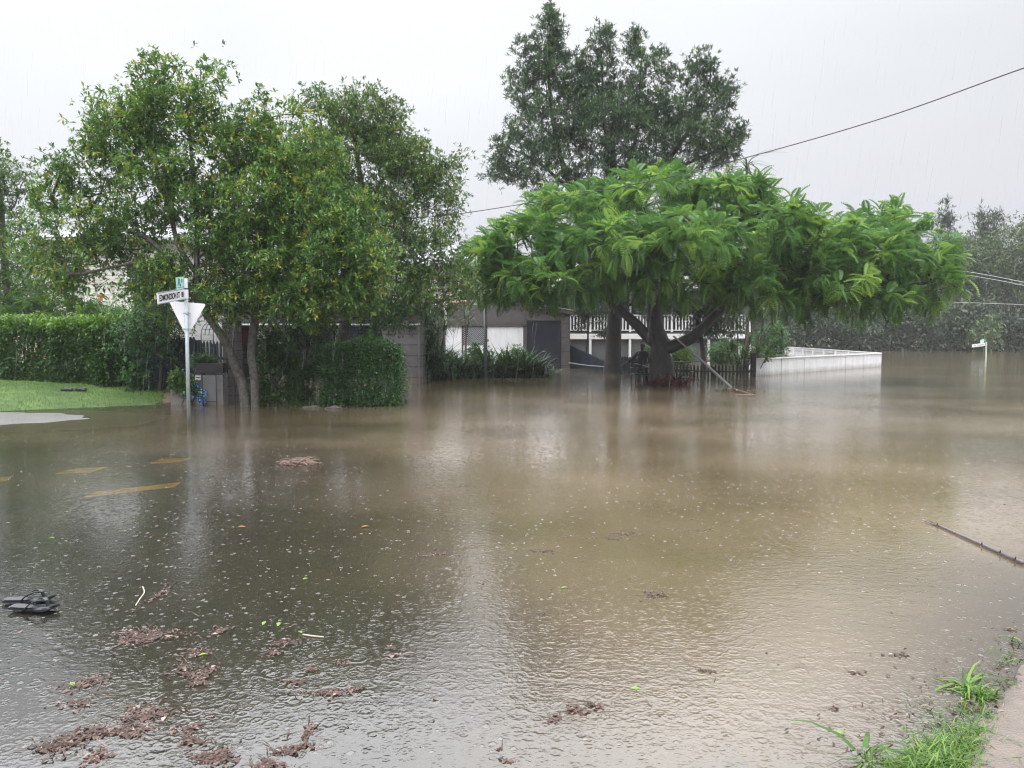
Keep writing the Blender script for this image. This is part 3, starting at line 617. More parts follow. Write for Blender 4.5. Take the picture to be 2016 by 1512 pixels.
for i, px in enumerate([838, 862, 886, 908, 932, 965, 985, 1008, 1033, 1052]):
    Y = 27.0 + .25 * (i % 3) + i * .1; X = (px - 1008) / F * Y
    strappy("strappy_plant", "dark green " + LBL[i], (X, Y, h(X, Y)), [320, 240, 300, 170, 120, 260, 150, 280, 300, 200][i], [1.75, 1.45, 1.55, 1.2, 1.05, 1.5, 1.1, 1.6, 1.4, 1.1][i], TS, group='strappy plants along the garage wall', cat='plant', tw=(0, .6), rad=.3, el=(.75, 1.5))
for px, py, n, sz, lab in ((508, 797, 26, .34, "small bright green rosette plant at the foot of the spotted trunks"), (570, 800, 60, .55, "arching strappy lily at the water's edge beneath the drooping shrub"), (604, 803, 50, .5, "strappy lily at the left foot of the clipped hedge")):
    p = gnd(px, py); strappy("strappy_plant", lab, (p.x, p.y + .1, -.08), n, sz, TS2 if n > 30 else TLw, tw=(.4, 1), rad=.07, el=(.5, 1.45))
def tufted(name, label, base, tufts, n, size, m=M_strap, tw=(.1, .8), r=.03, T=TS):
    root = empty(name, base, label, 'plant'); mb = MB(); parts = []
    for tp in tufts:
        tp = Vector(tp); mb.tube(bez(base, Vector(base).lerp(tp, .5) + Vector((random.uniform(-.1, .1), 0, (tp.z - base[2]) * .12)), tp, 8), [r * (1 - .05 * k) for k in range(9)], 6)
        az = rng.random(n) * 6.28; e = rng.random(n) * 1.9 - .35; D = np.stack((np.cos(az) * np.cos(e), np.sin(az) * np.cos(e), np.sin(e)), 1)
        P = np.tile(np.array(tp), (n, 1)) - np.array((0, 0, 1)) * rng.random((n, 1)) * .2
        parts.append(scatter(T, P, D, size * (.6 + .5 * rng.random(n)), tw[0] + (tw[1] - tw[0]) * rng.random(n)))
    mb.build("stem", M_bark_g, root, True); V, Fc, t = merge(parts); link_mesh("foliage", V, Fc, m, root, tint=t); return root
bz = at(1455, 735, 30); tufted("dragon_tree", "many stemmed spiky plant leaning out beside the white fence corner", (bz.x, 30, -.5),
    [at(x, y, 30 + d) for x, y, d in ((1452, 640, 0), (1478, 620, .2), (1497, 605, 0), (1520, 632, -.2), (1540, 655, .2), (1500, 650, .3), (1545, 610, 0), (1475, 665, -.2), (1432, 690, -.3), (1462, 690, -.4))], 46, .62)
tufted("broad_plant", "broad leaved yellow green plant leaning over the white fence end", (at(1478, 735, 28.6).x, 28.6, -.5),
    [at(x, y, 28.4) for x, y in ((1440, 685), (1465, 700), (1490, 695), (1510, 700), (1452, 712))], 30, .42, M_strap, (.5, 1), .02, TL)
tufted("spiky_plant", "spiky dragon tree beside the narrow white garage panel", (at(868, 745, 27.5).x, 27.5, -.5),
    [at(x, y, 27.5) for x, y in ((862, 655), (870, 685), (852, 690), (846, 715), (875, 640))], 60, .62, M_strap, (0, .6))
tufted("palm", "thin drooping palm fronds against the grey wall above the lattice window", (at(915, 745, 30).x, 30, -.5), [at(915, 622, 30), at(922, 630, 29.8)], 16, 1.1, M_strap, (0, .6), .04, TS2)
tufted("palm", "palm crown showing past the right top of the umbrella shaped tree", (at(1470, 740, 33.5).x, 33.5, -.5), [at(1470, 325, 33.5)], 34, 1.5, M_strap, (.3, 1), .09, TS2)
p = gnd(1328, 757); n_ = 70
strappy("red_leaved_plant", "dark red leaved plant at the flooded foot of the thick trunk", (p.x, p.y - .1, -.2), 90, .62, T_leaf(.22, .03, .25, .5), M_red, tw=(0, .8), rad=.2)
strappy("red_leaved_plant", "small dark red tuft on the left side of the thick trunk's foot", (gnd(1283, 757).x, p.y, -.2), 40, .45, T_leaf(.22, .03, .25, .5), M_red, tw=(0, .5), rad=.12)

# hedges
def hedge(name, label, c, hd, rz, z0, z1, m, n, size, tint, T=TL, top=None):
    root = empty(name, (c[0], c[1], z0), label, 'hedge', rz=rz); bpy.context.view_layer.update()
    hx, hy = hd; hz = (z1 - z0)
    core = MB(); cs, sn = math.cos(rz), math.sin(rz)
    # twiggy core
    for i in range(int(60 * hx)):
        x = random.uniform(-hx, hx) * .9; y = random.uniform(-hy, hy) * .8; q = [Vector((x, y, 0))]
        for k in range(4): q.append(q[-1] + Vector((random.uniform(-.12, .12), random.uniform(-.12, .12), hz * .23)))
        core.tube([Vector((p.x * cs - p.y * sn + c[0], p.x * sn + p.y * cs + c[1], p.z + z0)) for p in q], .012, 4)
    core.build("stem", M_bark_d, root)
    # leaves in a thick shell on lumpy faces
    u = rng.random((n, 3)) * 2 - 1; face = rng.choice(4, n, p=[.52, .28, .1, .1]); dpt = np.abs(rng.normal(0, .16, n)) * np.where(rng.random(n) < .75, .6, 1.6)
    x, y, z = u[:, 0] * hx, u[:, 1] * hy, (u[:, 2] * .5 + .5) * hz
    lump = .10 * np.sin(x * 2.1 + z * 2.3) + .07 * np.sin(x * 4.3 + 1) + .05 * np.sin(x * 7.3 - z * 5.1 + y * 3) + rng.normal(0, .02, n)
    y = np.where(face == 0, -hy + dpt - lump, y); z = np.where(face == 1, hz - dpt * .8 + lump, z)
    x = np.where(face == 2, hx - dpt + lump, x); x = np.where(face == 3, -hx + dpt - lump, x)
    NX = np.stack(((face == 2) * 1. - (face == 3) * 1., (face == 0) * -1., (face == 1) * 1.), 1)
    # rounded shoulders
    ed = (hz - z) < .18; y = np.where(ed & (face == 0), y + (.18 - (hz - z)) * .5, y)
    W = np.stack((x * cs - y * sn + c[0], x * sn + y * cs + c[1], z + z0), 1); NW = np.stack((NX[:, 0] * cs - NX[:, 1] * sn, NX[:, 0] * sn + NX[:, 1] * cs, NX[:, 2]), 1)
    D = unit(n) + NW * .9 + np.array((0, 0, .25)); t = np.clip(tint[0] + (tint[1] - tint[0]) * rng.random(n) + (top or 0) * (ss(hz - .45, hz, z)), 0, 1)
    V, Fc, t = scatter(T, W, D, size * (.6 + .6 * rng.random(n)), t, rng.normal(0, .5, n))
    link_mesh("foliage", V, Fc, m, root, tint=t); return root
A_, B_ = Vector((-22.0, 22.9)), Vector((-9.95, 19.9)); mid = (A_ + B_) / 2; ang = math.atan2(B_.y - A_.y, B_.x - A_.x)
hedge("hedge", "long green hedge behind the lawn with bright yellow green growth along its top", mid, ((B_ - A_).length / 2, .65), ang, .1, 1.88, M_leafH, 88000, .12, (0, .4), TLn and T_leaf(.4, .05, .2, .5), top=.5)
c0, c1 = at(618, 760, 16.3), at(788, 760, 16.9); mid = Vector(((c0.x + c1.x) / 2 + .05, (c0.y + c1.y) / 2 + .75))
hedge("clipped_hedge", "square clipped dark glossy hedge standing in the water in front of the carport", mid + Vector((-.09, 0)), (.84, .8), .17, -.12, 1.31, M_leafK, 22000, .062, (0, 1), TLw)

# far right woodland
def far_tree(i, px, Y, top, bot, wpx, label, spire=False, pale=0):
    X = (px - 1008) / F * Y; z = h(X, Y) - .2; Hh = bot - top; bl = []
    if spire:
        for k in range(7): t = k / 6; bl.append((px + random.uniform(-4, 4), top + Hh * (.04 + .8 * t), wpx * (.16 + .55 * t), Hh * .10, Y, 1.0 + t))
    else:
        for k in range(13): bl.append((px + random.uniform(-.6, .6) * wpx, top + Hh * random.uniform(.12, .88), wpx * random.uniform(.35, .55), Hh * random.uniform(.12, .18), Y + random.uniform(-1.5, 1.5), 2.0))
        bl.append((px, top + Hh * .14, wpx * .4, Hh * .12, Y, 1.5))
    return simple_tree("woodland_tree", label, px, Y, bl, M_leafF, TND if spire else TL, 7, 8, .6 if spire else .28, .42, 430 if not spire else 240, .16, up=.4, tw=(0, .45) if spire else (.2 + pale, .8 + pale), group='woodland trees across the flood')
FT = [(1990, 72, 440, 690, 75, "big pale rounded tree at the far right edge across the flood", False, .2), (1915, 74, 455, 690, 60, "pale rounded tree above the far street sign", False, .15), (1865, 80, 412, 690, 22, "thin dark conifer just past the umbrella shaped tree", True, 0),
      (1935, 82, 425, 690, 26, "pair topped dark conifer behind the pale rounded trees", True, 0), (1790, 80, 470, 690, 55, "dull tree hidden behind the right tip of the umbrella shaped tree", False, 0), (1700, 82, 500, 690, 60, "dark tree behind the drooping right branches", False, 0),
      (1610, 84, 520, 690, 60, "dark tree behind the white fence", False, 0), (1540, 84, 540, 690, 50, "dark tree right of the verandah", False, 0), (2060, 76, 380, 690, 60, "tall tree whose twigs touch the right border of the picture", False, .1), (1960, 84, 432, 690, 18, "slim conifer spire behind the big pale tree", True, 0),
      (1850, 78, 500, 690, 50, "drab tree left of the pale ones across the flood", False, 0)]
for i, a in enumerate(FT): far_tree(i, a[0], a[1], a[2], a[3], a[4], a[5], a[6], a[7])
simple_tree("woodland_shrub", "pale leafy bush right behind the far street sign", 1940, 66, [(1935, 665, 28, 24, 66, 1), (1945, 645, 16, 18, 66, .8)], M_leafF, TL, 7, 5, .30, .3, 110, .05, cat='shrub', tw=(.5, 1))
# undergrowth wall, and the wood behind houses
def mass(name, x0, x1, Y0, Y1, zt, n, size, tw, lab):
    X = x0 + (x1 - x0) * rng.random(n); Y = Y0 + (Y1 - Y0) * rng.random(n); top = zt * (.72 + .16 * np.sin(X * .35) + .12 * np.sin(X * .9 + 2) + .08 * np.sin(X * 2.3))
    Z = -.3 + (top + .3) * rng.random(n) ** .8
    V, Fc, t = scatter(TL, np.stack((X, Y, Z), 1), unit(n) + (0, -.3, .2), size * (.6 + .8 * rng.random(n)), tw[0] + (tw[1] - tw[0]) * rng.random(n), rng.normal(0, .6, n))
    return tag(link_mesh(name, V, Fc, M_leafF, tint=t), lab, 'undergrowth', kind='stuff')
mass("undergrowth", 16, 75, 66.5, 71, 4.6, 36000, .5, (0, .3), "dark tangled undergrowth along the far bank of the flood")
mass("far_wood", -90, 110, 86, 94, 10, 42000, .9, (0, .4), "dark far wood behind the houses and the flood")
# dead stems in the undergrowth
mb = MB()
for k in range(22):
    X = random.uniform(22, 52); Y = random.uniform(67.5, 69.5); b = Vector((X, Y, -.3)); mb.tube([b, b + Vector((random.uniform(-.4, .4), 0, random.uniform(2, 3.4))), b + Vector((random.uniform(-1, 1), 0, random.uniform(4, 6)))], [.07, .05, .03], 5)
tag(mb.build("saplings", M_bark_d), "thin bare stems tangled along the far flooded bank", 'undergrowth', kind='stuff')

# ================================================================== BUILDINGS
def wallq(mb, x0, x1, Y, z0, z1, th=.12): mb.box(((x0 + x1) / 2, Y + th / 2, (z0 + z1) / 2), (x1 - x0, th, z1 - z0))
def PX(px, Y): return (px - 1008) / F * Y
def PZ(py, Y): return at(1008, py, Y).z
# --- grey blockwork carport
Yc = 24.0; M_block = grime(board_mat("grey_blockwork", (.21, .195, .21), (.14, .13, .14), .345, .05, off=.02), .35)
xa, xb = PX(436, Yc), PX(832, Yc); zt = PZ(603, Yc)
car = empty("carport", ((xa + xb) / 2, Yc, -.5), "low grey blockwork carport with dark openings behind the clipped hedge", 'building')
mb = MB(); zo = PZ(640, Yc)
wallq(mb, xa, xb, Yc, zo, zt)                                     # header over the openings
for a, b in ((436, 462), (508, 560), (752, 832)): wallq(mb, PX(a, Yc), PX(b, Yc), Yc, -.6, zo)
wallq(mb, PX(560, Yc), PX(752, Yc), Yc, -.6, .15)
mb.box((xb - .06, Yc + 2.6, (zt - .6) / 2), (.12, 5.0, zt + .6)); mb.box((xa + .06, Yc + 2.6, (zt - .6) / 2), (.12, 5.0, zt + .6))
mb.build("wall", M_block, car)
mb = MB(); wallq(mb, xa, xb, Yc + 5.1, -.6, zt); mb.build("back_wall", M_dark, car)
mb = MB(); mb.box(((xa + xb) / 2, Yc + 2.5, zt + .07), (xb - xa + .4, 5.8, .12)); mb.build("roof", M_roof, car)
mb = MB(); mb.box(((xa + xb) / 2, Yc - .10, zo + .02), (xb - xa - .1, .05, .05)); mb.build("lintel", M_white, car)
mb = MB()
for k in range(8): mb.box((PX(716, Yc), Yc + .12, PZ(675, Yc) + .085 * k), (PX(752, Yc) - PX(680, Yc), .03, .06))
mb.build("screen", mat("blue_grey_slats", (.035, .045, .07), .4), car)
mb = MB(); mb.tube([(xa - .15, Yc - .16, zt + .02), (xb + .15, Yc - .16, zt + .02)], .055, 8); mb.build("gutter", M_roof, car)
mb = MB(); mb.tube([(PX(826, Yc), Yc - .05, zt), (PX(826, Yc), Yc - .05, -.5)], .035, 8); mb.build("downpipe", M_greyp, car)
# shirts hanging in the carport
rs = empty("hanging_shirt", (PX(485, 25.5), 25.5, PZ(645, 25.5)), "red shirt hanging in the dark carport opening", 'clothing'); mb = MB(); x, z = PX(485, 25.5), PZ(645, 25.5)
mb.add([Vector((x + a, 25.5 + .04 * math.sin(i * 2), z + b)) for i, (a, b) in enumerate(((-.12, 0), (.12, 0), (.26, -.12), (.22, -.24), (.15, -.18), (.16, -.6), (-.16, -.58), (-.15, -.18), (-.22, -.24), (-.26, -.12)))], [(0, 1, 4, 7), (1, 2, 3, 4), (7, 8, 9, 0), (4, 5, 6, 7)])
o_ = mb.build("cloth", mat("red_cloth", (.42, .035, .02), .8), rs); sm = o_.modifiers.new("s", 'SOLIDIFY'); sm.thickness = .02
rs = empty("hanging_towel", (PX(492, 25.4), 25.4, PZ(650, 25.4)), "narrow grey towel hanging just right of the red shirt", 'towel'); mb = MB(); mb.box((PX(494, 25.4), 25.4, PZ(668, 25.4)), (.10, .03, .62)); mb.build("cloth", mat("grey_cloth", (.35, .37, .38), .9), rs)
# --- garage
Yg = 34.0; M_gw = board_mat("garage_cladding", (.10, .086, .088), (.07, .062, .064), .62, .03)
g0, g1 = PX(862, Yg), PX(1122, Yg); gz = PZ(603, Yg); gar = empty("garage", ((g0 + g1) / 2, Yg, -.5), "grey garage with white panels, lattice window and dark roller door", 'garage')
zl = PZ(640, Yg); mb = MB()
mb.add([Vector(q) for q in ((g0, Yg, zl), (PX(1037, Yg), Yg, zl), (PX(1037, Yg), Yg, PZ(600, Yg)), (PX(905, Yg), Yg, PZ(600, Yg)), (g0, Yg, PZ(622, Yg)), (g0, Yg + .1, zl), (PX(1037, Yg), Yg + .1, zl), (PX(1037, Yg), Yg + .1, PZ(600, Yg)), (PX(905, Yg), Yg + .1, PZ(600, Yg)), (g0, Yg + .1, PZ(622, Yg)))],
       [(0, 1, 2, 3, 4), (9, 8, 7, 6, 5), (0, 5, 6, 1), (1, 6, 7, 2), (2, 7, 8, 3), (3, 8, 9, 4), (4, 9, 5, 0)])
wallq(mb, PX(1037, Yg) + .003, g1 - .003, Yg - .03, PZ(631, Yg), PZ(612, Yg), .13)
wallq(mb, PX(1105, Yg), g1, Yg - .03, -.6, PZ(631, Yg), .13)
mb.box((g1 - .06, Yg + 3.1, (PZ(614, Yg) - .6) / 2), (.115, 5.9, PZ(614, Yg) + .6)); mb.box((g0 + .06, Yg + 3.1, (PZ(640, Yg) - .6) / 2), (.115, 5.9, PZ(640, Yg) + .6))
mb.build("wall", M_gw, gar)
mb = MB()
for a, b, c, d in ((877, 909, 722, 640.5), (912, 954, 722, 680), (959, 1030, 722, 640.5)): wallq(mb, PX(a, Yg), PX(b, Yg), Yg + .03, PZ(740, Yg), PZ(d, Yg), .06)
mb.build("panel", mat("white_panel", (.78, .79, .83), .5, col2=(.66, .67, .71), nscale=1.6, stretch=(3, 1, .5)), gar)
mb = MB()
for a, b in ((868, 877), (909, 912), (954, 959), (1030, 1037.5)): wallq(mb, PX(a, Yg), PX(b, Yg), Yg - .01, PZ(742, Yg), zl, .1)
mb.box(((g0 + PX(1037, Yg)) / 2, Yg - .035, zl + .05), (PX(1037, Yg) - g0, .06, .16)); mb.build("trim", M_taupe, gar)
wn = MB(); wallq(wn, PX(912, Yg), PX(954, Yg), Yg + .045, PZ(680, Yg), PZ(641, Yg), .03); wn = wn.build("window", M_dark, gar)
mb = MB(); wx0, wx1, wz0, wz1 = PX(912, Yg), PX(954, Yg), PZ(680, Yg), PZ(641, Yg)
for k in range(-10, 22):
    for s in (1, -1):
        x = wx0 + k * .085; a = Vector((x, Yg + .02 + .004 * s, wz0 if s > 0 else wz1)); b = a + Vector((wz1 - wz0, 0, (wz1 - wz0) * s))
        t0 = max(0, (wx0 - a.x) / (b.x - a.x)); t1 = min(1, (wx1 - a.x) / (b.x - a.x))
        if t1 > t0: mb.beam(a.lerp(b, t0), a.lerp(b, t1), .012, .012)
mb.build("lattice", mat("lattice_grey", (.45, .46, .5), .4), wn)
mb = MB()
for k in range(24): mb.box((PX(1071, Yg), Yg + .06 + .004 * (k % 2), -.55 + .118 * k), (PX(1105, Yg) - PX(1037.5, Yg) - .01, .03, .11))
dr = mb.build("roller_door", mat("dark_navy_door", (.014, .018, .028), .35), gar)
mb = MB(); mb.tube(bez(at(1068, 692, Yg - .02), at(1071, 692, Yg - .12), at(1074, 692, Yg - .02), 6), .012, 6); mb.build("handle", M_galv, dr)
mb = MB(); mb.add([Vector(q) for q in ((PX(1036, Yg), Yg - .25, PZ(598, Yg)), (g1 + .15, Yg - .25, PZ(612, Yg)), (g1 + .15, Yg + 6.2, PZ(612, Yg)), (PX(1036, Yg), Yg + 6.2, PZ(598, Yg)))] +
           [Vector(q) for q in ((PX(1036, Yg), Yg - .25, PZ(598, Yg) - .16), (g1 + .15, Yg - .25, PZ(612, Yg) - .16), (g1 + .15, Yg + 6.2, PZ(612, Yg) - .16), (PX(1036, Yg), Yg + 6.2, PZ(598, Yg) - .16))],
           [(0, 1, 2, 3), (7, 6, 5, 4), (0, 4, 5, 1), (1, 5, 6, 2), (2, 6, 7, 3), (3, 7, 4, 0)])
rf = mb.build("roof", M_gw, gar)
mb = MB(); mb.beam((PX(1036, Yg), Yg - .27, PZ(598, Yg) + .02), (g1 + .15, Yg - .27, PZ(612, Yg) + .02), .05, .03); mb.build("flashing", M_roof, rf)
mb = MB(); mb.box(((g0 + g1) / 2, Yg + .6, .9), (g1 - g0 - .4, .1, 3.0)); mb.build("dark_backing", M_dark, gar)  # near-black sheet added behind the front to stop daylight showing through gaps
mb = MB(); mb.tube([at(877, 585, 33.6), at(877, 640, 33.6)], .05, 8); mb.build("downpipe", M_white, gar)
# --- cream high-set house behind
M_cream = board_mat("cream_weatherboard", (.62, .60, .54), (.54, .52, .47), .18, .07); M_dkb = board_mat("dark_weatherboard", (.05, .06, .062), (.04, .045, .05), .18, .07)
Yh = 39.0
def house(x0, x1, Y, dpt, z0, z1, label, wall, roofm, rise=1.4, wins=(), gable=None):
    e = empty("house", ((x0 + x1) / 2, Y, z0), label, 'house'); mb = MB(); mb.box(((x0 + x1) / 2, Y + dpt / 2, (z0 + z1) / 2), (x1 - x0, dpt, z1 - z0)); mb.build("wall", wall, e)
    xa, xb, ya, yb, zz = x0 - .5, x1 + .5, Y - .5, Y + dpt + .5, z1 + .01; xm0, xm1, ym = x0 + dpt * .35, x1 - dpt * .35, (ya + yb) / 2
    V = [(xa, ya, zz), (xb, ya, zz), (xb, yb, zz), (xa, yb, zz), (xm0, ym, zz + rise), (xm1, ym, zz + rise), (xa, ya, zz - .12), (xb, ya, zz - .12), (xb, yb, zz - .12), (xa, yb, zz - .12)]
    mb = MB(); mb.add([Vector(v) for v in V], [(0, 1, 5, 4), (1, 2, 5), (2, 3, 4, 5), (3, 0, 4), (0, 6, 7, 1), (1, 7, 8, 2), (2, 8, 9, 3), (3, 9, 6, 0), (9, 8, 7, 6)]); mb.build("roof", roofm, e)
    for wx0, wx1, wz0, wz1 in wins:
        mb = MB(); c = ((wx0 + wx1) / 2, Y - .02, (wz0 + wz1) / 2)
        for sx in (-1, 1): mb.box((c[0] + sx * (wx1 - wx0) / 2, c[1], c[2]), (.07, .08, wz1 - wz0 + .07))
        for sz in (-1, 0, 1): mb.box((c[0], c[1] - .003, c[2] + sz * (wz1 - wz0) / 2), (wx1 - wx0 - .01, .07, .06))
        fr = mb.build("window", M_white, e); mb = MB(); mb.box((c[0], Y - .012, c[2]), (wx1 - wx0 - .07, .02, wz1 - wz0)); mb.build("pane", M_glass, fr)
    return e
hx = house(PX(700, Yh), PX(957, Yh), Yh, 5, PZ(604, Yh), PZ(520, Yh), "cream weatherboard upper storey with red sill glimpsed above the grey garage", M_cream, M_roof, 1.2, [(PX(905, Yh), PX(943, Yh), PZ(592, Yh), PZ(550, Yh)), (PX(800, Yh), PX(850, Yh), PZ(592, Yh), PZ(550, Yh))])
mb = MB(); wallq(mb, PX(957, Yh) + .003, PX(1040, Yh), Yh + .4, PZ(612, Yh), PZ(545, Yh), 3); mb.build("dark_wing", M_dkb, hx)
mb = MB(); mb.box((PX(905, Yh), Yh - .12, PZ(597, Yh)), (1.1, .15, .07)); mb.build("sill", mat("red_sill", (.45, .09, .05), .5), hx)
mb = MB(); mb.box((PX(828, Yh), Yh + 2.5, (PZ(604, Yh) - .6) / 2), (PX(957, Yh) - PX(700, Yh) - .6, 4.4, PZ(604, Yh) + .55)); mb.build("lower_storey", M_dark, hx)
pot = empty("flower_pot", at(925, 601, 38.7), "terracotta pot with red flowers on the ledge under the cream wall", 'pot'); mb = MB(); p = at(925, 605, 38.7); mb.tube([p, p + Vector((0, 0, .18)), p + Vector((0, 0, .2))], [.09, .13, .14], 10); mb.build("pot", mat("terracotta", (.36, .08, .04), .7), pot)
P_ = np.tile(np.array(p) + (0, 0, .25), (40, 1)) + rng.normal(0, .08, (40, 3)); V, Fc, t = scatter(TL, P_, unit(40), np.full(40, .17), rng.random(40)); link_mesh("flowers", V, Fc, M_red, pot, tint=t)
# --- verandah house
Yv = 43.0; v0, v1 = PX(1035, Yv), PX(1476, Yv); zf = PZ(655, Yv); vh = empty("verandah_house", ((v0 + v1) / 2, Yv, -.5), "white high set house with a long balustraded verandah behind the thick trunk", 'house')
mb = MB(); mb.box(((v0 + v1) / 2, Yv + 4.9, zf + 1.45), (v1 - v0 - .4, 5, 2.9)); mb.build("wall", M_dkb, vh)
mb = MB(); mb.box(((v0 + v1) / 2, Yv + 3.7, (zf - .7) / 2 - .15), (v1 - v0 - 2.5, 7.0, zf + .15)); mb.build("lower_wall", mat("grey_undercroft", (.10, .105, .11), .7, col2=(.07, .07, .075), nscale=1), vh)
mb = MB(); mb.box(((v0 + v1) / 2, Yv + 1.2, zf - .02), (v1 - v0, 2.4, .06)); mb.build("floor", M_taupe, vh)
mb = MB(); mb.box(((v0 + v1) / 2, Yv - .03, zf - .19), (v1 - v0, .05, .26)); mb.build("fascia", M_white, vh)
zr = zf + .98; pxs = [1035, 1162, 1240, 1322, 1395, 1437, 1475]
for q in pxs:
    x = PX(q, Yv); mb = MB(); mb.box((x, Yv + .04, (zf + .02 + PZ(568, Yv)) / 2), (.11, .10, PZ(568, Yv) - zf - .05)); mb.build("post", M_white, vh)
for q in pxs[1:]:
    x = PX(q, Yv); mb = MB(); mb.box((x, Yv + .05, (zf - .37 - .6) / 2), (.13, .12, zf + .25)); mb.build("stump", M_white, vh)
for a, b in zip(pxs[:-1], pxs[1:]):
    x0, x1 = PX(a, Yv) + .06, PX(b, Yv) - .06; mb = MB(); mb.box(((x0 + x1) / 2, Yv + .03, zr), (x1 - x0, .08, .06)); mb.box(((x0 + x1) / 2, Yv + .03, zf + .14), (x1 - x0, .06, .05))
    n = int((x1 - x0) / .17)
    for k in range(1, n): mb.box((x0 + (x1 - x0) * k / n, Yv + .03, (zr + zf + .11) / 2), (.075, .025, zr - zf - .2))
    mb.build("balustrade", M_white, vh)
zrf = PZ(568, Yv); mb = MB()
V = [(v0 - .8, Yv - .8, zrf), (v1 + .8, Yv - .8, zrf), (v1 + .8, Yv + 8, zrf), (v0 - .8, Yv + 8, zrf), (v0 + 3, Yv + 3.6, zrf + 1.9), (v1 - 3, Yv + 3.6, zrf + 1.9), (v0 - .8, Yv - .8, zrf - .16), (v1 + .8, Yv - .8, zrf - .16), (v1 + .8, Yv + 8, zrf - .16), (v0 - .8, Yv + 8, zrf - .16)]
mb.add([Vector(v) for v in V], [(0, 1, 5, 4), (1, 2, 5), (2, 3, 4, 5), (3, 0, 4), (0, 6, 7, 1), (1, 7, 8, 2), (2, 8, 9, 3), (3, 9, 6, 0), (9, 8, 7, 6)]); mb.build("roof", M_roof, vh)
for a, b in ((1180, 1225), (1345, 1380)):
    mb = MB(); mb.box((PX((a + b) / 2, Yv), Yv + 2.36, zf + 1.3), (PX(b, Yv) - PX(a, Yv), .06, 1.3)); w_ = mb.build("window", M_white, vh)
    mb = MB(); mb.box((PX((a + b) / 2, Yv), Yv + 2.33, zf + 1.3), (PX(b, Yv) - PX(a, Yv) - .14, .04, 1.16)); mb.build("pane", M_glass, w_)
# --- house at the left behind the trees
Yl = 31.0
hl = house(PX(90, Yl), PX(345, Yl), Yl, 6, 1.2, PZ(470, Yl), "cream house mostly hidden behind the left hedge and trees", M_cream, M_roof, 1.0, [(PX(130, Yl), PX(160, Yl), PZ(575, Yl), PZ(520, Yl)), (PX(255, Yl), PX(300, Yl), PZ(575, Yl), PZ(520, Yl))])
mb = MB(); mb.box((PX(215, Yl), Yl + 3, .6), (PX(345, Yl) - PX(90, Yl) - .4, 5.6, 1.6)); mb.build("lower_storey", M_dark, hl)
mb = MB(); x0, x1 = PX(168, Yl), PX(330, Yl); zb_ = PZ(612, Yl - .9); zt_ = PZ(578, Yl - .9)
mb.box(((x0 + x1) / 2, Yl - .9, zt_), (x1 - x0, .07, .06)); mb.box(((x0 + x1) / 2, Yl - .9, zb_), (x1 - x0, .07, .06))
n = int((x1 - x0) / .12)
for k in range(n + 1): mb.box((x0 + (x1 - x0) * k / n, Yl - .9, (zt_ + zb_) / 2), (.055, .02, zt_ - zb_ - .06))
mb.build("balustrade", M_white, hl)
mb = MB(); mb.box(((x0 + x1) / 2, Yl - .45, zb_ - .12), (x1 - x0, .89, .1)); mb.build("deck", M_taupe, hl)
for q in (172, 245, 325):
    mb = MB(); mb.box((PX(q, Yl), Yl - .84, (zb_ - .18 + h(PX(q, Yl), Yl)) / 2), (.12, .1, zb_ - .18 - h(PX(q, Yl), Yl))); mb.build("post", M_taupe, hl)
rc = empty("red_flag", at(199, 585, 29.8), "red and white cross patterned flag hanging on the left house's balustrade", 'flag'); mb = MB(); c = at(199, 584, 29.85)
mb.box(c, (.30, .02, .34)); mb.build("cloth", M_white, rc); mb = MB(); mb.box(c + Vector((0, -.014, .04)), (.30, .01, .12)); mb.box(c + Vector((.01, -.016, -.02)), (.11, .01, .30)); mb.build("cross", mat("flag_red", (.55, .04, .05), .7), rc)

# ================================================================== FENCES, GATE THINGS
def pickets(name, label, a, b, za, zb, z0, m, wd=.075, gap=.05, parts=True):
    a, b = Vector(a), Vector(b); Lg = (b - a).length; d = (b - a) / Lg; n = int(Lg / (wd + gap)); nrm = Vector((d.y, -d.x))
    if nrm.y > 0: nrm = -nrm
    e = empty(name, (a.x, a.y, z0), label, 'fence'); mb = MB()
    for i in range(n + 1):
        c = a + d * (i * (wd + gap)); z1 = za + (zb - za) * i / max(n, 1) + random.uniform(-.01, .01); hw = d * wd / 2; th = nrm * .02
        pts = [(-1, z0), (1, z0), (1, z1 - .07), (.5, z1 - .02), (0, z1), (-.5, z1 - .02), (-1, z1 - .07)]
        V = [Vector((c.x + hw.x * u, c.y + hw.y * u, z)) for u, z in pts] + [Vector((c.x + hw.x * u + th.x, c.y + hw.y * u + th.y, z)) for u, z in pts]
        mb.add(V, [tuple(range(7)), tuple(range(13, 6, -1))] + [(k, (k + 1) % 7, (k + 1) % 7 + 7, k + 7) for k in range(7)])
    mb.build("pickets", m, e)
    for q in (.28, .75):
        za_, zb_ = z0 + (za - z0) * q, z0 + (zb - z0) * q; mb = MB(); mb.beam((a.x - nrm.x * .03, a.y - nrm.y * .03, za_), (b.x - nrm.x * .03, b.y - nrm.y * .03, zb_), .035, .07); mb.build("rail", m, e)
    for i in range(max(2, int(Lg / 2.4)) + 1):
        t = i / max(2, int(Lg / 2.4)); p = a.lerp(b, t); mb = MB(); zz = za + (zb - za) * t; mb.box((p.x - nrm.x * .095, p.y - nrm.y * .095, (z0 + zz - .08) / 2), (.09, .09, zz - .08 - z0)); mb.build("post", m, e)
    return e
p0, p1 = at(226, 700, 20.6), at(384, 700, 18.9)
pickets("picket_fence", "tall solid dark blue fence behind the slender tree left of the street sign", (p0.x - .2, p0.y), (p1.x, p1.y), 1.35, 1.50, -.2, M_navy, .10, .006)
p0, p1 = at(384, 700, 18.9), at(441, 700, 18.5)
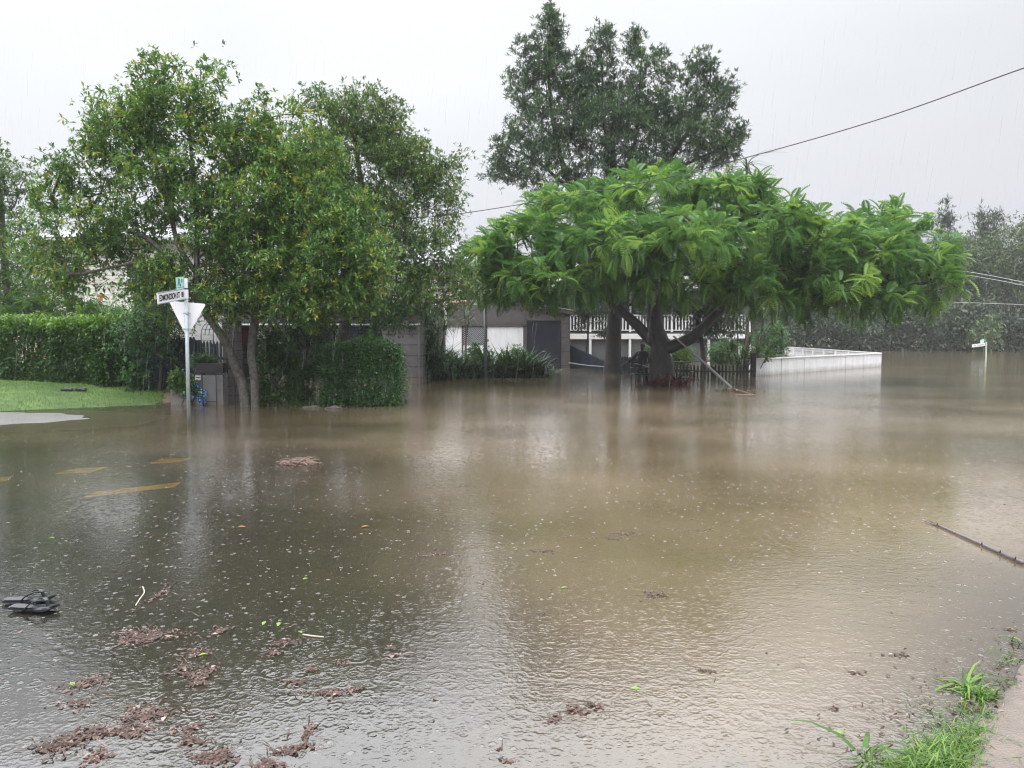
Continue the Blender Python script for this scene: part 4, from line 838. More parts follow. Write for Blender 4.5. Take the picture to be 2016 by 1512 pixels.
pickets("picket_fence", "dark pointed picket fence above the letterbox wall", (p0.x + .08, p0.y), (p1.x, p1.y), 1.42, 1.40, -.3, M_navy, .068, .045)
p0, p1 = at(1326, 720, 28.2), at(1484, 720, 27.4)
pickets("picket_fence", "short dark picket fence half under water between the thick trunk and the white fence", (p0.x, p0.y), (p1.x, p1.y), .42, .45, -.55, M_black, .07, .055)
p0, p1 = at(1123, 700, 35.6), at(1196, 700, 31.5)
pickets("picket_fence", "dark picket fence dropping towards the straight trunk from the garage", (p0.x, p0.y), (p1.x, p1.y), 1.05, .42, -.6, M_navy, .08, .05)
p0, p1 = at(1216, 700, 31.5), at(1262, 700, 31.0)
pickets("picket_fence", "dark boarded fence panel between the straight trunk and the person", (p0.x, p0.y), (p1.x, p1.y), .66, .60, -.6, M_navy, .10, .008)
# white board fence
def white_fence(label, pts, zt):
    e = empty("white_fence", (*pts[0], -.55), label, 'fence')
    for a, b in zip(pts[:-1], pts[1:]):
        a, b = Vector(a), Vector(b); Lg = (b - a).length; d = (b - a) / Lg; n = int(Lg / .125); mb = MB(); ang = math.atan2(d.y, d.x); Mz = Matrix.Rotation(ang, 3, 'Z')
        for i in range(n):
            c = a + d * (i + .5) * Lg / n; mb.box((c.x, c.y, (zt - .03 - .6) / 2), (Lg / n - .016, .02, zt - .03 + .6), Mz)
        mb.build("boards", M_fence, e); mb = MB(); nn = Vector((-d.y, d.x)) * .015
        mb.beam((a.x, a.y, zt), (b.x, b.y, zt), .12, .045); mb.build("capping", M_fence, e); mb = MB(); mb.beam((a.x + nn.x * 2, a.y + nn.y * 2, zt - .12), (b.x + nn.x * 2, b.y + nn.y * 2, zt - .12), .035, .09); mb.build("rail", M_fence, e); mb = MB(); mb.beam((a.x + nn.x * 2, a.y + nn.y * 2, .08), (b.x + nn.x * 2, b.y + nn.y * 2, .08), .035, .08); mb.build("rail", M_fence, e)
        k = max(1, round(Lg / 2.1))
        for i in range(k + 1):
            c = a.lerp(b, i / k) + nn * 5.2; mb = MB(); mb.box((c.x, c.y, (zt - .05 - .6) / 2), (.10, .10, zt - .05 + .6), Mz); mb.build("post", M_fence, e)
            c = a.lerp(b, i / k) - nn * 1.6; mb = MB(); mb.box((c.x, c.y, (zt - .035 - .6) / 2), (.05, .022, zt - .035 + .6), Mz); mb.build("cover_strip", M_fence, e)
    return e
w0, w1 = gnd(1488, 740), gnd(1733, 721.5); w2 = at(1548, 700, 52)
wf = white_fence("low white boarded fence turning a corner out in the flood water", [(w0.x, w0.y), (w1.x, w1.y), (w2.x, w2.y), (w2.x - 3.2, w2.y + .2)], .63)
mb = MB(); mb.box((w0.x - .10, w0.y + .03, .12), (.16, .16, 1.45)); gp = mb.build("gate_post", mat("dark_post", (.03, .028, .03), .7, col2=(.05, .045, .04), nscale=10)); tag(gp, "dark wooden gate post at the left end of the white fence", 'post')
# blockwork gate pillar
Yp = 17.9; pl = empty("gate_pillar", (PX(455, Yp), Yp, -.3), "grey blockwork gate pillar behind the metal arch", 'pillar'); mb = MB(); zt2 = PZ(632, Yp)
M_pil = board_mat("pillar_block", (.20, .175, .17), (.16, .14, .135), .21, .05); mb.box((PX(452, Yp), Yp + .2, (zt2 - .3) / 2), (.33, .36, zt2 + .3)); mb.build("pier", M_pil, pl); mb = MB(); mb.box((PX(452, Yp), Yp + .2, zt2 + .03), (.42, .44, .06)); mb.build("cap", M_greyp, pl)
# white shed panel behind pickets
sh = empty("white_door", (PX(405, 20.5), 20.5, -.1), "white door panel seen above the pointed pickets", 'door'); mb = MB(); mb.box((PX(405, 20.5), 20.5, 1.0), (.62, .05, 2.2)); mb.box((PX(426, 20.5), 20.52, 1.0), (.4, .05, 2.1)); mb.build("panel", M_white, sh)
mb = MB(); mb.box((PX(393, 20.5), 20.46, 1.15), (.04, .04, .12)); mb.build("lock", M_galv, sh)
# letterbox wall
Yw = 16.9; lw = empty("letterbox_wall", (PX(410, Yw), Yw, -.2), "low grey rendered letterbox wall with a mail slot, standing in the water", 'letterbox'); zt3 = PZ(738, Yw)
mb = MB(); mb.box((PX(410, Yw), Yw + .17, (zt3 - .25) / 2), (PX(437, Yw) - PX(383, Yw), .32, zt3 + .25)); mb.build("wall", M_greyp, lw)
mb = MB(); c = at(390, 744, Yw - .012); mb.box(c, (.12, .02, .10)); sl = mb.build("mail_slot", M_white, lw); mb = MB(); mb.box(c + Vector((0, -.012, .012)), (.085, .01, .022)); mb.build("slot_opening", M_black, sl)
mb = MB(); mb.box((PX(410, Yw), Yw + .17, PZ(725, Yw)), (PX(437, Yw) - PX(384, Yw), .26, .22)); tag(mb.build("plant_trough", M_black), "black plant trough sitting on the letterbox wall", 'planter')
gt = empty("lattice_gate", (PX(413, Yw), Yw - .1, -.2), "thin black metal lattice panel leaning on the letterbox wall", 'gate'); mb = MB(); x0, x1, z0, z1 = PX(400, Yw), PX(427, Yw), -.1, PZ(737, Yw); yy = Yw - .08
for x in (x0, x1): mb.beam((x, yy, z0 - .1), (x, yy, z1), .016, .016)
mb.beam((x0, yy, z1 - .01), (x1, yy, z1 - .01), .014, .014); mb.beam((x0, yy, .08), (x1, yy, .08), .014, .014); mb.build("frame", M_black, gt); mb = MB()
for k in range(-7, 8):
    for s in (1, -1):
        a = Vector((x0 + k * .075, yy + .006 * s, .08 if s > 0 else z1)); b = a + Vector((z1 - .08, 0, (z1 - .08) * s)); t0 = max(0, (x0 - a.x) / (b.x - a.x)); t1 = min(1, (x1 - a.x) / (b.x - a.x))
        if t1 > t0: mb.beam(a.lerp(b, t0), a.lerp(b, t1), .004, .004)
mb.build("lattice", M_galv, gt)
plb = empty("planter_box", (PX(350, Yw), Yw, -.2), "low grey rendered planter box left of the letterbox wall", 'planter'); mb = MB(); mb.box((PX(350, Yw), Yw + .16, (PZ(765, Yw) - .2) / 2), (.36, .34, PZ(765, Yw) + .2)); mb.build("box", M_greyp, plb); mb = MB(); mb.box((PX(350, Yw), Yw + .16, PZ(765, Yw) + .012), (.28, .26, .02)); mb.build("soil", mat("soil", (.04, .03, .02), .9), plb)
# mosaic butterfly
def mosaic_mat():
    m = mat("blue_mosaic", (.02, .06, .16), .25); t = m.node_tree; p = t.nodes['Principled BSDF']; tc = t.nodes.new('ShaderNodeTexCoord'); v = t.nodes.new('ShaderNodeTexVoronoi'); v.inputs['Scale'].default_value = 34; t.links.new(tc.outputs['Object'], v.inputs[0])
    se = t.nodes.new('ShaderNodeSeparateColor'); t.links.new(v.outputs['Color'], se.inputs[0]); c = t.nodes.new('ShaderNodeValToRGB'); e = c.color_ramp.elements; c.color_ramp.interpolation = 'CONSTANT'
    for _ in range(2): e.new(.5)
    for k, (a, b) in enumerate(((0, (.010, .025, .08)), (.45, (.03, .12, .32)), (.75, (.05, .30, .42)), (.92, (.6, .7, .75)))): e[k].position = a; e[k].color = (*b, 1)
    t.links.new(se.outputs[0], c.inputs[0]); t.links.new(c.outputs[0], p.inputs['Base Color']); return m
bf = empty("butterfly_ornament", at(388, 778, Yw - .1), "dark blue mosaic butterfly ornament on the letterbox wall", 'ornament'); mb = MB(); ctr = at(386, 779, Yw - .06)
for (ax, az, rx, rz_, rot) in ((-.01, .19, .08, .17, .1), (.17, .05, .09, .11, .5), (-.16, .0, .12, .09, -.3), (.11, -.10, .13, .08, -.6)):
    V = []; n = 18
    for s in (0, .018):
        for k in range(n): t = 2 * math.pi * k / n; a, b = math.cos(t) * rx, math.sin(t) * rz_; V.append(ctr + Vector((ax + a * math.cos(rot) - b * math.sin(rot), -s, az + a * math.sin(rot) + b * math.cos(rot))))
    mb.add(V, [tuple(range(n)), tuple(range(2 * n - 1, n - 1, -1))] + [(k, (k + 1) % n, (k + 1) % n + n, k + n) for k in range(n)])
mb.build("wing", mosaic_mat(), bf); mb = MB(); mb.tube([ctr + Vector((-.06, -.03, -.12)), ctr + Vector((.0, -.04, .02)), ctr + Vector((.05, -.03, .13))], [.015, .025, .012], 8); mb.build("body", M_black, bf)
# metal garden arch
ga = empty("garden_arch", (PX(430, 17.4), 17.4, -.3), "black wire garden arch with a pointed finial behind the spotted trunks", 'arch'); posts = [(PX(397, 17.8), 17.8), (PX(421, 17.0), 17.0), (PX(447, 17.8), 17.8), (PX(461, 16.9), 16.9)]
zs = 1.55; mb = MB()
for x, y in posts: mb.tube([(x, y, -.3), (x, y, zs)], .011, 6)
mb.build("post", M_black, ga); mb = MB()
for k in range(10):
    z = -.1 + k * .17; mb.tube([(*posts[0], z), (*posts[1], z)], .005, 5); mb.tube([(*posts[2], z), (*posts[3], z)], .005, 5)
mb.build("rung", M_black, ga); mb = MB()
for t in (0, .33, .66, 1):
    a = Vector((*posts[0], zs)).lerp(Vector((*posts[1], zs)), t); b = Vector((*posts[2], zs)).lerp(Vector((*posts[3], zs)), t); mb.tube([a.lerp(b, (1 - math.cos(u)) / 2) + Vector((0, 0, .33 * math.sin(u))) for u in [math.pi * k / 12 for k in range(13)]], .008, 6)
for u in [math.pi * k / 8 for k in range(9)]:
    q = []
    for t in (0, 1):
        a = Vector((*posts[0], zs)).lerp(Vector((*posts[1], zs)), t); b = Vector((*posts[2], zs)).lerp(Vector((*posts[3], zs)), t); q.append(a.lerp(b, (1 - math.cos(u)) / 2) + Vector((0, 0, .33 * math.sin(u))))
    mb.tube(q, .006, 5)
mb.build("hoop", M_black, ga); mb = MB(); tp = at(443, 636, 17.4); 
for s in (-1, 1): mb.tube(bez(tp + Vector((.10 * s, 0, 0)), tp + Vector((.02 * s, 0, .05)), tp + Vector((0, 0, .22)), 6), .006, 5)
mb.build("finial", M_black, ga)

# ================================================================== STREET SIGNS, POSTS, WIRES
def text_mesh(body, size, xs=1.0):
    cu = bpy.data.curves.new("t", 'FONT'); cu.body = body; cu.size = size; cu.extrude = .0015; cu.offset = .0035; cu.align_x = 'LEFT'; o = bpy.data.objects.new("t", cu); scene.collection.objects.link(o); bpy.context.view_layer.update()
    me = bpy.data.meshes.new_from_object(o.evaluated_get(bpy.context.evaluated_depsgraph_get())); V = np.array([v.co[:] for v in me.vertices]); Fc = [tuple(p.vertices) for p in me.polygons]
    bpy.data.objects.remove(o); bpy.data.curves.remove(cu); V[:, 0] *= xs; return V, Fc
Ys = 13.1; sb = Vector((PX(368, Ys), Ys, -.2)); ss_ = empty("street_sign", sb, "grey sign post with the back of a white triangle and an EDMONDSON ST blade", 'sign')
zt4 = PZ(588, Ys); mb = MB(); top = Vector((PX(370, Ys), Ys, zt4)); mb.tube([sb, top], .031, 16); mb.build("pole", M_galv, ss_, True)
mb = MB(); mb.tube([top, top + Vector((.001, 0, .155))], .037, 16); cp_ = mb.build("bracket_cap", M_signw, ss_)
mb = MB(); mb.tube([top + Vector((0, 0, .157)), top + Vector((0, 0, .176))], .033, 12); mb.build("band", M_black, ss_); mb = MB(); mb.box(top + Vector((.005, 0, .262)), (.045, .045, .165)); mb.build("upper_bracket", M_signw, ss_)
# street-name blade runs towards the camera
e0 = top + Vector((-.02, -.02, .08)); pe = at(310, 588, 12.25); e1 = Vector((pe.x, pe.y, pe.z)); dv = (e1 - e0); bl = dv.length; dv.normalize(); nb = Vector((-dv.y, dv.x, 0)); 
if nb.dot(Vector((0, 0, 1.6)) - e0) < 0: nb = -nb
bh = .165; mb = MB(); mb.beam(e0, e1, .018, bh); bd = mb.build("name_blade", M_signw, ss_)
mb = MB(); mb.beam(e0 + Vector((0, 0, bh / 2 + .004)), e1 + Vector((0, 0, bh / 2 + .004)), .026, .012); mb.beam(e0 - Vector((0, 0, bh / 2 + .004)), e1 - Vector((0, 0, bh / 2 + .004)), .026, .012); mb.build("blade_edge", M_galv, bd)
# reading direction: from the far-left end towards the pole as seen from the camera
rd = -dv; org = e1 + rd * .04 + nb * .0105 + Vector((0, 0, -.045)); V, Fc = text_mesh("EDMONDSON ST", .135, .60)
wid = V[:, 0].max(); sc_ = (bl * .80 - .04) / wid; W = np.array(org) + np.outer(V[:, 0] * sc_, np.array(rd)) + np.outer(V[:, 1], (0, 0, 1)) + np.outer(V[:, 2], np.array(nb)); link_mesh("lettering", W, Fc, M_black, bd)
lc = e0 + dv * .085 + nb * .0115; mb = MB(); M3 = Matrix((rd, nb, Vector((0, 0, 1)))).transposed(); mb.box(lc, (.10, .003, .125), M3); mb.build("logo_plate", M_signw, bd); mb = MB()
mb.box(lc + nb * .003, (.075, .003, .085), M3); mb.build("logo", M_black, bd); mb = MB(); mb.box(lc + nb * .005 + rd * .012 + Vector((0, 0, .015)), (.018, .003, .034), M3); mb.box(lc + nb * .005 + rd * .008 - Vector((0, 0, .022)), (.035, .003, .02), M3); mb.build("logo_mark", mat("logo_grey", (.35, .3, .32), .5), bd)
# small green number plate
M_teal = mat("pale_teal", (.42, .72, .68), .4); gc = top + Vector((-.03, -.01, .265)); gd = dv; mb = MB(); mb.beam(gc, gc + gd * .24, .008, .215); gpn = mb.build("number_plate", M_teal, ss_); mb = MB()
for a, z, l, w_ in ((.07, .045, .06, .03), (.14, .03, .11, .018), (.18, .04, .10, .018), (.12, -.03, .03, .03), (.20, -.01, .03, .015)): mb.box(gc + gd * a + nb * .006 + Vector((0, 0, z)), (w_, .003, l), M3)
mb.box(gc + gd * .12 + nb * .006 - Vector((0, 0, .062)), (.2, .003, .006), M3); mb.build("number_marks", mat("dark_teal", (.02, .12, .12), .5), gpn)
# give way triangle (back), rounded corners
tri = []; cs_ = [at(331, 592, Ys - .06), at(405, 598, Ys + .08), at(367, 664, Ys)]
for i in range(3):
    c, p_, n_ = cs_[i], cs_[i - 1], cs_[(i + 1) % 3]; a = c + (p_ - c).normalized() * .045; b = c + (n_ - c).normalized() * .045; tri += bez(a, c, b, 5)
tn = (cs_[1] - cs_[0]).cross(cs_[2] - cs_[0]).normalized(); tn = tn if tn.y > 0 else -tn; off = tn * .045; n = len(tri); mb = MB(); mb.add([p + off for p in tri] + [p + off + tn * .006 for p in tri], [tuple(range(n)), tuple(range(2 * n - 1, n - 1, -1))] + [(k, (k + 1) % n, (k + 1) % n + n, k + n) for k in range(n)]); mb.build("give_way_plate", M_signw, ss_)
for py in (617, 648):
    mb = MB(); c = at(368, py, Ys); mb.tube([c - Vector((0, 0, .012)), c + Vector((0, 0, .012))], .036, 14); mb.box(c + Vector((.048, 0, 0)), (.03, .012, .022)); mb.box(c - Vector((.048, 0, 0)), (.03, .012, .022)); mb.build("clamp", M_galv, ss_)
# bare post in front of the garage
Yb = 25.6; mb = MB(); x = PX(957, Yb); mb.tube([(x, Yb, -.5), (PX(955, Yb), Yb, PZ(590, Yb))], .052, 12); bp_ = empty("street_post", (x, Yb, -.5), "plain grey green metal post standing in the water in front of the garage", 'post'); mb.build("pole", mat("grey_green_steel", (.10, .125, .125), .45, metal=.2, col2=(.14, .16, .16), nscale=12), bp_, True); mb = MB(); mb.tube([(PX(955, Yb), Yb, PZ(590, Yb)), (PX(955, Yb), Yb, PZ(588, Yb))], .058, 12); mb.build("cap", M_galv, bp_)
# far street sign
Yf = 50.0; fb = gnd(1942, 703); fs = empty("street_sign", (fb.x, fb.y, -.6), "small white street name sign on a post far out in the flood", 'sign'); ft = at(1940, 675, fb.y); mb = MB(); mb.tube([(fb.x, fb.y, -.6), (fb.x - .05, fb.y, ft.z + .05)], .05, 8); mb.build("pole", mat("pale_post", (.5, .5, .44), .5), fs)
a = at(1939, 678, fb.y); b = at(1914, 681, fb.y - .6); mb = MB(); mb.beam(a, b, .03, .19); nbd = mb.build("name_blade", M_signw, fs); mb = MB(); n3 = (b - a).normalized().cross(Vector((0, 0, 1))); n3 = n3 if n3.y < 0 else -n3
for k in range(13):
    if k != 9: mb.box(a.lerp(b, .14 + k * .062) + n3 * .018 + Vector((0, 0, random.uniform(-.006, .006))), (.022, .006, .085))
mb.build("lettering", mat("faded_ink", (.10, .10, .12), .6), nbd); mb = MB(); a = at(1937, 671.5, fb.y); b = at(1930, 672.5, fb.y - .2); mb.beam(a, b, .02, .22); mb.build("number_plate", M_teal, fs)
# power poles and wires
def pole(label, px, Y, top, r=.15, arm=True):
    x = PX(px, Y); z0 = h(x, Y) - .2; z1 = PZ(top, Y); e = empty("power_pole", (x, Y, z0), label, 'pole'); mb = MB(); mb.tube([(x, Y, z0), (x, Y, z1)], [r, r * .75], 12); mb.build("pole", mat("weathered_pole", (.09, .085, .085), .8, col2=(.14, .13, .12), nscale=4, stretch=(3, 3, .4)), e)
    if arm: mb = MB(); mb.beam((x - 1, Y - .14, z1 - .5), (x + 1, Y - .14, z1 - .5), .09, .11); mb.build("crossarm", M_bark_g, e)
    return e
pole("power pole standing at the water's edge beyond the white fence", 1683, 68, 520, .26); pole("slim power pole glimpsed between the two groups of trees", 858, 58, 425, .09, False)
def wire(label, pts, r, m): mb = MB(); mb.tube(catmull(pts, 10), r, 5); return tag(mb.build("overhead_wire", m), label, 'wire')
M_wire = mat("black_cable", (.03, .03, .032), .5); M_wire2 = mat("bright_cable", (.33, .34, .35), .4)
wire("black overhead cable slanting down across the sky and in front of the umbrella shaped tree", [at(4200, -330, 5), at(2900, -75, 8), at(2220, 68, 11.5), at(2016, 134, 13), at(1740, 232, 15.5), at(1470, 310, 18.0), at(1249, 363, 20), at(911, 420, 21.5), at(760, 432, 22)], .011, M_wire)
wire("upper of the two overhead cables leaving the umbrella shaped tree on the right", [at(1683, 523, 67.7), at(1800, 527, 60), at(1890, 533, 55), at(2016, 556, 48), at(2200, 600, 40)], .020, M_wire2)
wire("lower of the two overhead cables leaving the umbrella shaped tree on the right", [at(1683, 528, 67.7), at(1800, 533, 60), at(1890, 540, 55), at(2016, 562, 48), at(2200, 606, 40)], .020, M_wire2)
wire("bright low cable sagging in front of the far woodland", [at(1476, 616, 43.5), at(1530, 604, 44), at(1700, 594, 46), at(1908, 596, 46), at(2200, 608, 44)], .018, M_wire2)
# leaning pole at the tree
mb = MB(); a = at(1326, 662, 24.0); b = gnd(1446, 762); b.z = -.1; mb.tube([a, a.lerp(b, .5) + Vector((0, 0, .02)), b], [.03, .036, .04], 8); tag(mb.build("leaning_pole", mat("pale_pole", (.34, .34, .32), .5, col2=(.25, .24, .22), nscale=15)), "long pale pole leaning from the tree fork down into the water", 'pole')
mb = MB(); a = at(1120, 714, 33.4); b = at(1192, 722, 30.9); mb.tube([a, a.lerp(b, .5) + Vector((0, 0, -.03)), b], .02, 6); tag(mb.build("rail_bar", M_galv), "thin pale bar running from the garage corner to the straight trunk", 'bar')
mb = MB(); a = at(1248, 714.5, 25.3); b = at(1296, 728, 25.0); mb.tube([a, b], .016, 6); tag(mb.build("stick", M_galv), "thin pale stick slanting in front of the standing person", 'stick')
mb = MB(); mb.beam(at(1318, 713, 27.6), at(1398, 711, 27.8), .3, .03); tag(mb.build("plank", mat("old_board", (.13, .10, .075), .7, col2=(.09, .07, .05), nscale=6)), "weathered brown plank lying on the short dark picket fence", 'plank')

# ================================================================== PERSON AND CHAIRS BY THE TREE
def person(loc, label, rz):
    e = empty("person", loc, label, 'person', rz=rz); bpy.context.view_layer.update()
    J = {}; verts = []; edges = []; rad = []
    def v(name, p, r, par=None):
        verts.append(p); rad.append(r); J[name] = len(verts) - 1
        if par: edges.append((J[par], J[name]))
    v('pelvis', (0, 0, .92), (.15, .11)); v('waist', (0, -.01, 1.08), (.13, .10), 'pelvis'); v('chest', (0, -.02, 1.28), (.165, .115), 'waist'); v('neckb', (0, -.02, 1.42), (.085, .07), 'chest'); v('neck', (0, -.03, 1.49), (.052, .055), 'neckb')
    v('jaw', (0, -.05, 1.55), (.06, .07), 'neck'); v('head', (0, -.045, 1.63), (.075, .09), 'jaw'); v('crown', (0, -.035, 1.70), (.055, .065), 'head')
    for s, n in ((1, 'L'), (-1, 'R')):
        v('hip' + n, (.10 * s, 0, .84), (.095, .10), 'pelvis'); v('knee' + n, (.12 * s, -.03, .48), (.06, .062), 'hip' + n); v('ank' + n, (.12 * s, .02, .09), (.042, .045), 'knee' + n); v('toe' + n, (.13 * s, -.15, .03), (.04, .025), 'ank' + n)
        v('sh' + n, (.19 * s, -.02, 1.38), (.062, .06), 'neckb')
    v('elR', (-.36, -.14, 1.17), (.042, .042), 'shR'); v('wrR', (-.56, -.26, 1.02), (.028, .028), 'elR'); v('paR', (-.62, -.30, .99), (.036, .02), 'wrR')
    v('elL', (.30, -.12, 1.14), (.042, .042), 'shL'); v('wrL', (.22, -.32, 1.02), (.028, .028), 'elL'); v('paL', (.19, -.39, 1.0), (.036, .02), 'wrL')
    for n, b, d in (('R', (-.62, -.30, .99), (-.8, -.5, -.25)), ('L', (.19, -.39, 1.0), (-.3, -.9, -.2))):
        d = Vector(d).normalized(); sd = d.cross(Vector((0, 0, 1))).normalized()
        for k, (o_, ln) in enumerate(((-.028, .055), (-.01, .075), (.01, .07), (.026, .055))):
            p1 = Vector(b) + sd * o_ + d * .035; p2 = p1 + d * ln * .6; p3 = p2 + (d + Vector((0, 0, -.7))).normalized() * ln * .5
            v('f%s%d' % (n, k), p1, (.010, .010), 'pa' + n); v('g%s%d' % (n, k), p2, (.009, .009), 'f%s%d' % (n, k)); v('h%s%d' % (n, k), p3, (.007, .007), 'g%s%d' % (n, k))
        p1 = Vector(b) - sd * .045 - d * .005; v('t' + n, p1, (.011, .011), 'pa' + n); v('u' + n, p1 - sd * .02 + d * .03, (.009, .009), 't' + n)
    me = bpy.data.meshes.new("body"); me.from_pydata([tuple(p) for p in verts], edges, []); o = bpy.data.objects.new("body", me); scene.collection.objects.link(o); o.parent = e
    o.modifiers.new("skin", 'SKIN'); sl = me.skin_vertices[0].data if me.skin_vertices else None
    if sl is None:
        bpy.context.view_layer.objects.active = o; sl = me.skin_vertices[0].data
    for q, r_ in zip(sl, rad): q.radius = r_
    sl[0].use_root = True; sb_ = o.modifiers.new("sub", 'SUBSURF'); sb_.levels = 2; sb_.render_levels = 2
    me.materials.append(mat("dark_skin", (.075, .045, .035), .5))
    # bake to a mesh so clothes can follow it
    dg = bpy.context.evaluated_depsgraph_get(); bpy.context.view_layer.update(); bm_ = bpy.data.meshes.new_from_object(o.evaluated_get(dg)); o.modifiers.clear(); o.data = bm_; bm_.name = "body"
    for p in bm_.polygons: p.use_smooth = True
    def cloth(name, test, m, t):
        nm = bm_.copy(); bm = bmesh.new(); bm.from_mesh(nm); bmesh.ops.delete(bm, geom=[f for f in bm.faces if not test(f.calc_center_median())], context='FACES'); bm.normal_update()
        for q in bm.verts: q.co += q.normal * t
        bm.to_mesh(nm); bm.free(); nm.materials.clear(); nm.materials.append(m); c = bpy.data.objects.new(name, nm); scene.collection.objects.link(c); c.parent = e; c.modifiers.new("s", 'SOLIDIFY').thickness = .006
    cloth("shirt", lambda c: .90 < c.z < 1.455 and abs(c.x) < .43 and not (c.z < 1.06 and abs(c.x) > .2) and c.y > -.30, mat("dark_shirt", (.018, .018, .026), .8), .014)
    cloth("shorts", lambda c: .42 < c.z < .96 and abs(c.x) < .24 and c.y > -.2, mat("dark_shorts", (.014, .015, .02), .85), .018)
    # hair cap and facial features
    mb = MB(); c = Vector((0, -.03, 1.655)); n = 14; V = []
    for i in range(7):
        a = math.pi / 2 * i / 6
        for k in range(n): t = 2 * math.pi * k / n; V.append(c + Vector((.083 * math.cos(t) * math.cos(a), .098 * math.sin(t) * math.cos(a) + .012, .085 * math.sin(a) - (.05 if math.sin(t) > 0 and i == 0 else 0))))
    hb = bpy.data.meshes.new("hair"); hb.from_pydata([tuple(q) for q in V], [], [(i * n + k, i * n + (k + 1) % n, (i + 1) * n + (k + 1) % n, (i + 1) * n + k) for i in range(6) for k in range(n)]); hb.materials.append(mat("dark_hair", (.01, .008, .007), .6)); ho = bpy.data.objects.new("hair", hb); scene.collection.objects.link(ho); ho.parent = e
    for nm_, parts_ in (("nose", [((0, -.145, 1.605), (.022, .03, .035))]), ("mouth", [((0, -.128, 1.572), (.045, .012, .01))]), ("eyes", [((.03, -.125, 1.63), (.022, .014, .012)), ((-.03, -.125, 1.63), (.022, .014, .012))]), ("ears", [((.078, -.04, 1.61), (.014, .03, .05)), ((-.078, -.04, 1.61), (.014, .03, .05))])):
        bm = bmesh.new()
        for c_, s_ in parts_: r_ = bmesh.ops.create_icosphere(bm, subdivisions=2, radius=.5); [setattr(q, 'co', Vector((q.co.x * s_[0], q.co.y * s_[1], q.co.z * s_[2])) + Vector(c_)) for q in r_['verts']]
        fm = bpy.data.meshes.new(nm_); bm.to_mesh(fm); bm.free(); fm.materials.append(me.materials[0] if nm_ in ("nose", "ears") else M_black); fo = bpy.data.objects.new(nm_, fm); scene.collection.objects.link(fo); fo.parent = e
    return e
person((PX(1265, 26.2), 26.2, -.50), "person in dark clothes wading in the flood beside the thick trunk with one arm out", R(-25))
def chair(name, label, x, y, z, rz, m):
    e = empty(name, (x, y, z), label, 'chair', rz=rz); bpy.context.view_layer.update(); c, s = math.cos(rz), math.sin(rz)
    def T(p): return Vector((p[0] * c - p[1] * s + x, p[0] * s + p[1] * c + y, p[2] + z))
    for sx in (-1, 1):
        for sy in (-1, 1): mb = MB(); mb.tube([T((.25 * sx, .22 * sy, 0)), T((.21 * sx, .18 * sy, .45))], .022, 6); mb.build("leg", m, e)
    mb = MB(); mb.tube([T((-.24, -.22, .46)), T((.24, -.22, .46)), T((.22, .2, .45)), T((-.22, .2, .45)), T((-.24, -.22, .46))], .02, 5)
    for k in range(8): mb.beam(T((-.22, -.2 + k * .055, .462)), T((.22, -.2 + k * .055, .462)), .04, .015)
    mb.build("seat", m, e); mb = MB()
    for sx in (-1, 1): mb.tube([T((.21 * sx, .19, .45)), T((.22 * sx, .28, .85))], .018, 6)
    for k in range(4): mb.beam(T((-.21, .22 + k * .02, .55 + k * .09)), T((.21, .22 + k * .02, .55 + k * .09)), .015, .04)
    mb.build("backrest", m, e); mb = MB()
    for sx in (-1, 1): mb.tube([T((.25 * sx, -.2, .45)), T((.27 * sx, -.2, .66)), T((.25 * sx, .22, .66))], .016, 6)
    mb.build("armrest", m, e); return e
chair("garden_chair", "black garden chair standing in the water in front of the person", PX(1260, 24.9), 24.9, -.20, R(12), M_black)
chair("garden_chair", "black garden chair half hidden behind the thick trunk", PX(1288, 26), 26.0, -.30, R(-50), M_black)
chair("garden_chair", "dark garden chair right of the thick trunk before the picket fence", PX(1348, 26), 26.0, -.38, R(160), M_taupe)

# ================================================================== FOREGROUND THINGS
M_rub = mat("black_rubber", (.012, .013, .018), .28, coat=.3); M_foot = mat("footbed", (.03, .034, .045), .3, coat=.6)
def flipflop(label, x, y, z, rz):
    e = empty("flip_flop", (x, y, z), label, 'flip-flop', 'pair of black flip-flops on the wet road', rz=rz); bpy.context.view_layer.update(); Mx = Matrix.Translation((x, y, z)) @ Matrix.Rotation(rz, 4, 'Z')
    prof = [(0, .026), (.06, .034), (.2, .036), (.45, .034), (.65, .043), (.82, .048), (.93, .038), (1, .012)]; Lh = .285; V = []; n = len(prof)
    for zz in (0.004, .014):
        for s in (1, -1):
            for t, w_ in (prof if s > 0 else prof[::-1]):
                V.append(Mx @ Vector((t * Lh - .14, s * w_, zz + .03 * max(0, t - .72) ** 1.3 * 4 + .010 * (1 - t))))
    m_ = 2 * n; mb = MB(); mb.add(V, [tuple(range(m_ - 1, -1, -1)), tuple(range(m_, 2 * m_))] + [(k, (k + 1) % m_, (k + 1) % m_ + m_, k + m_) for k in range(m_)]); so = mb.build("sole", M_rub, e)
    V2 = [Mx @ Vector((t * Lh * .96 - .135, s * w_ * .86, .0185 + .03 * max(0, t - .72) ** 1.3 * 4 + .010 * (1 - t))) for s in (1, -1) for t, w_ in (prof if s > 0 else prof[::-1])]
    mb = MB(); mb.add(V2, [tuple(range(m_))]); mb.build("footbed", M_foot, so); mb = MB(); th = Vector((.085, 0, .022))
    for s in (1, -1):
        a = Vector((-.035, .036 * s, .014)); P = bez(a, Vector((.02, .042 * s, .085)), Vector((.072, .004 * s, .058)), 10) + [th]
        for k in range(len(P) - 1): mb.beam(Mx @ P[k], Mx @ P[k + 1], .020, .006)
    mb.tube([Mx @ Vector((.072, 0, .06)), Mx @ th], .005, 6); mb.build("strap", M_rub, e); return e
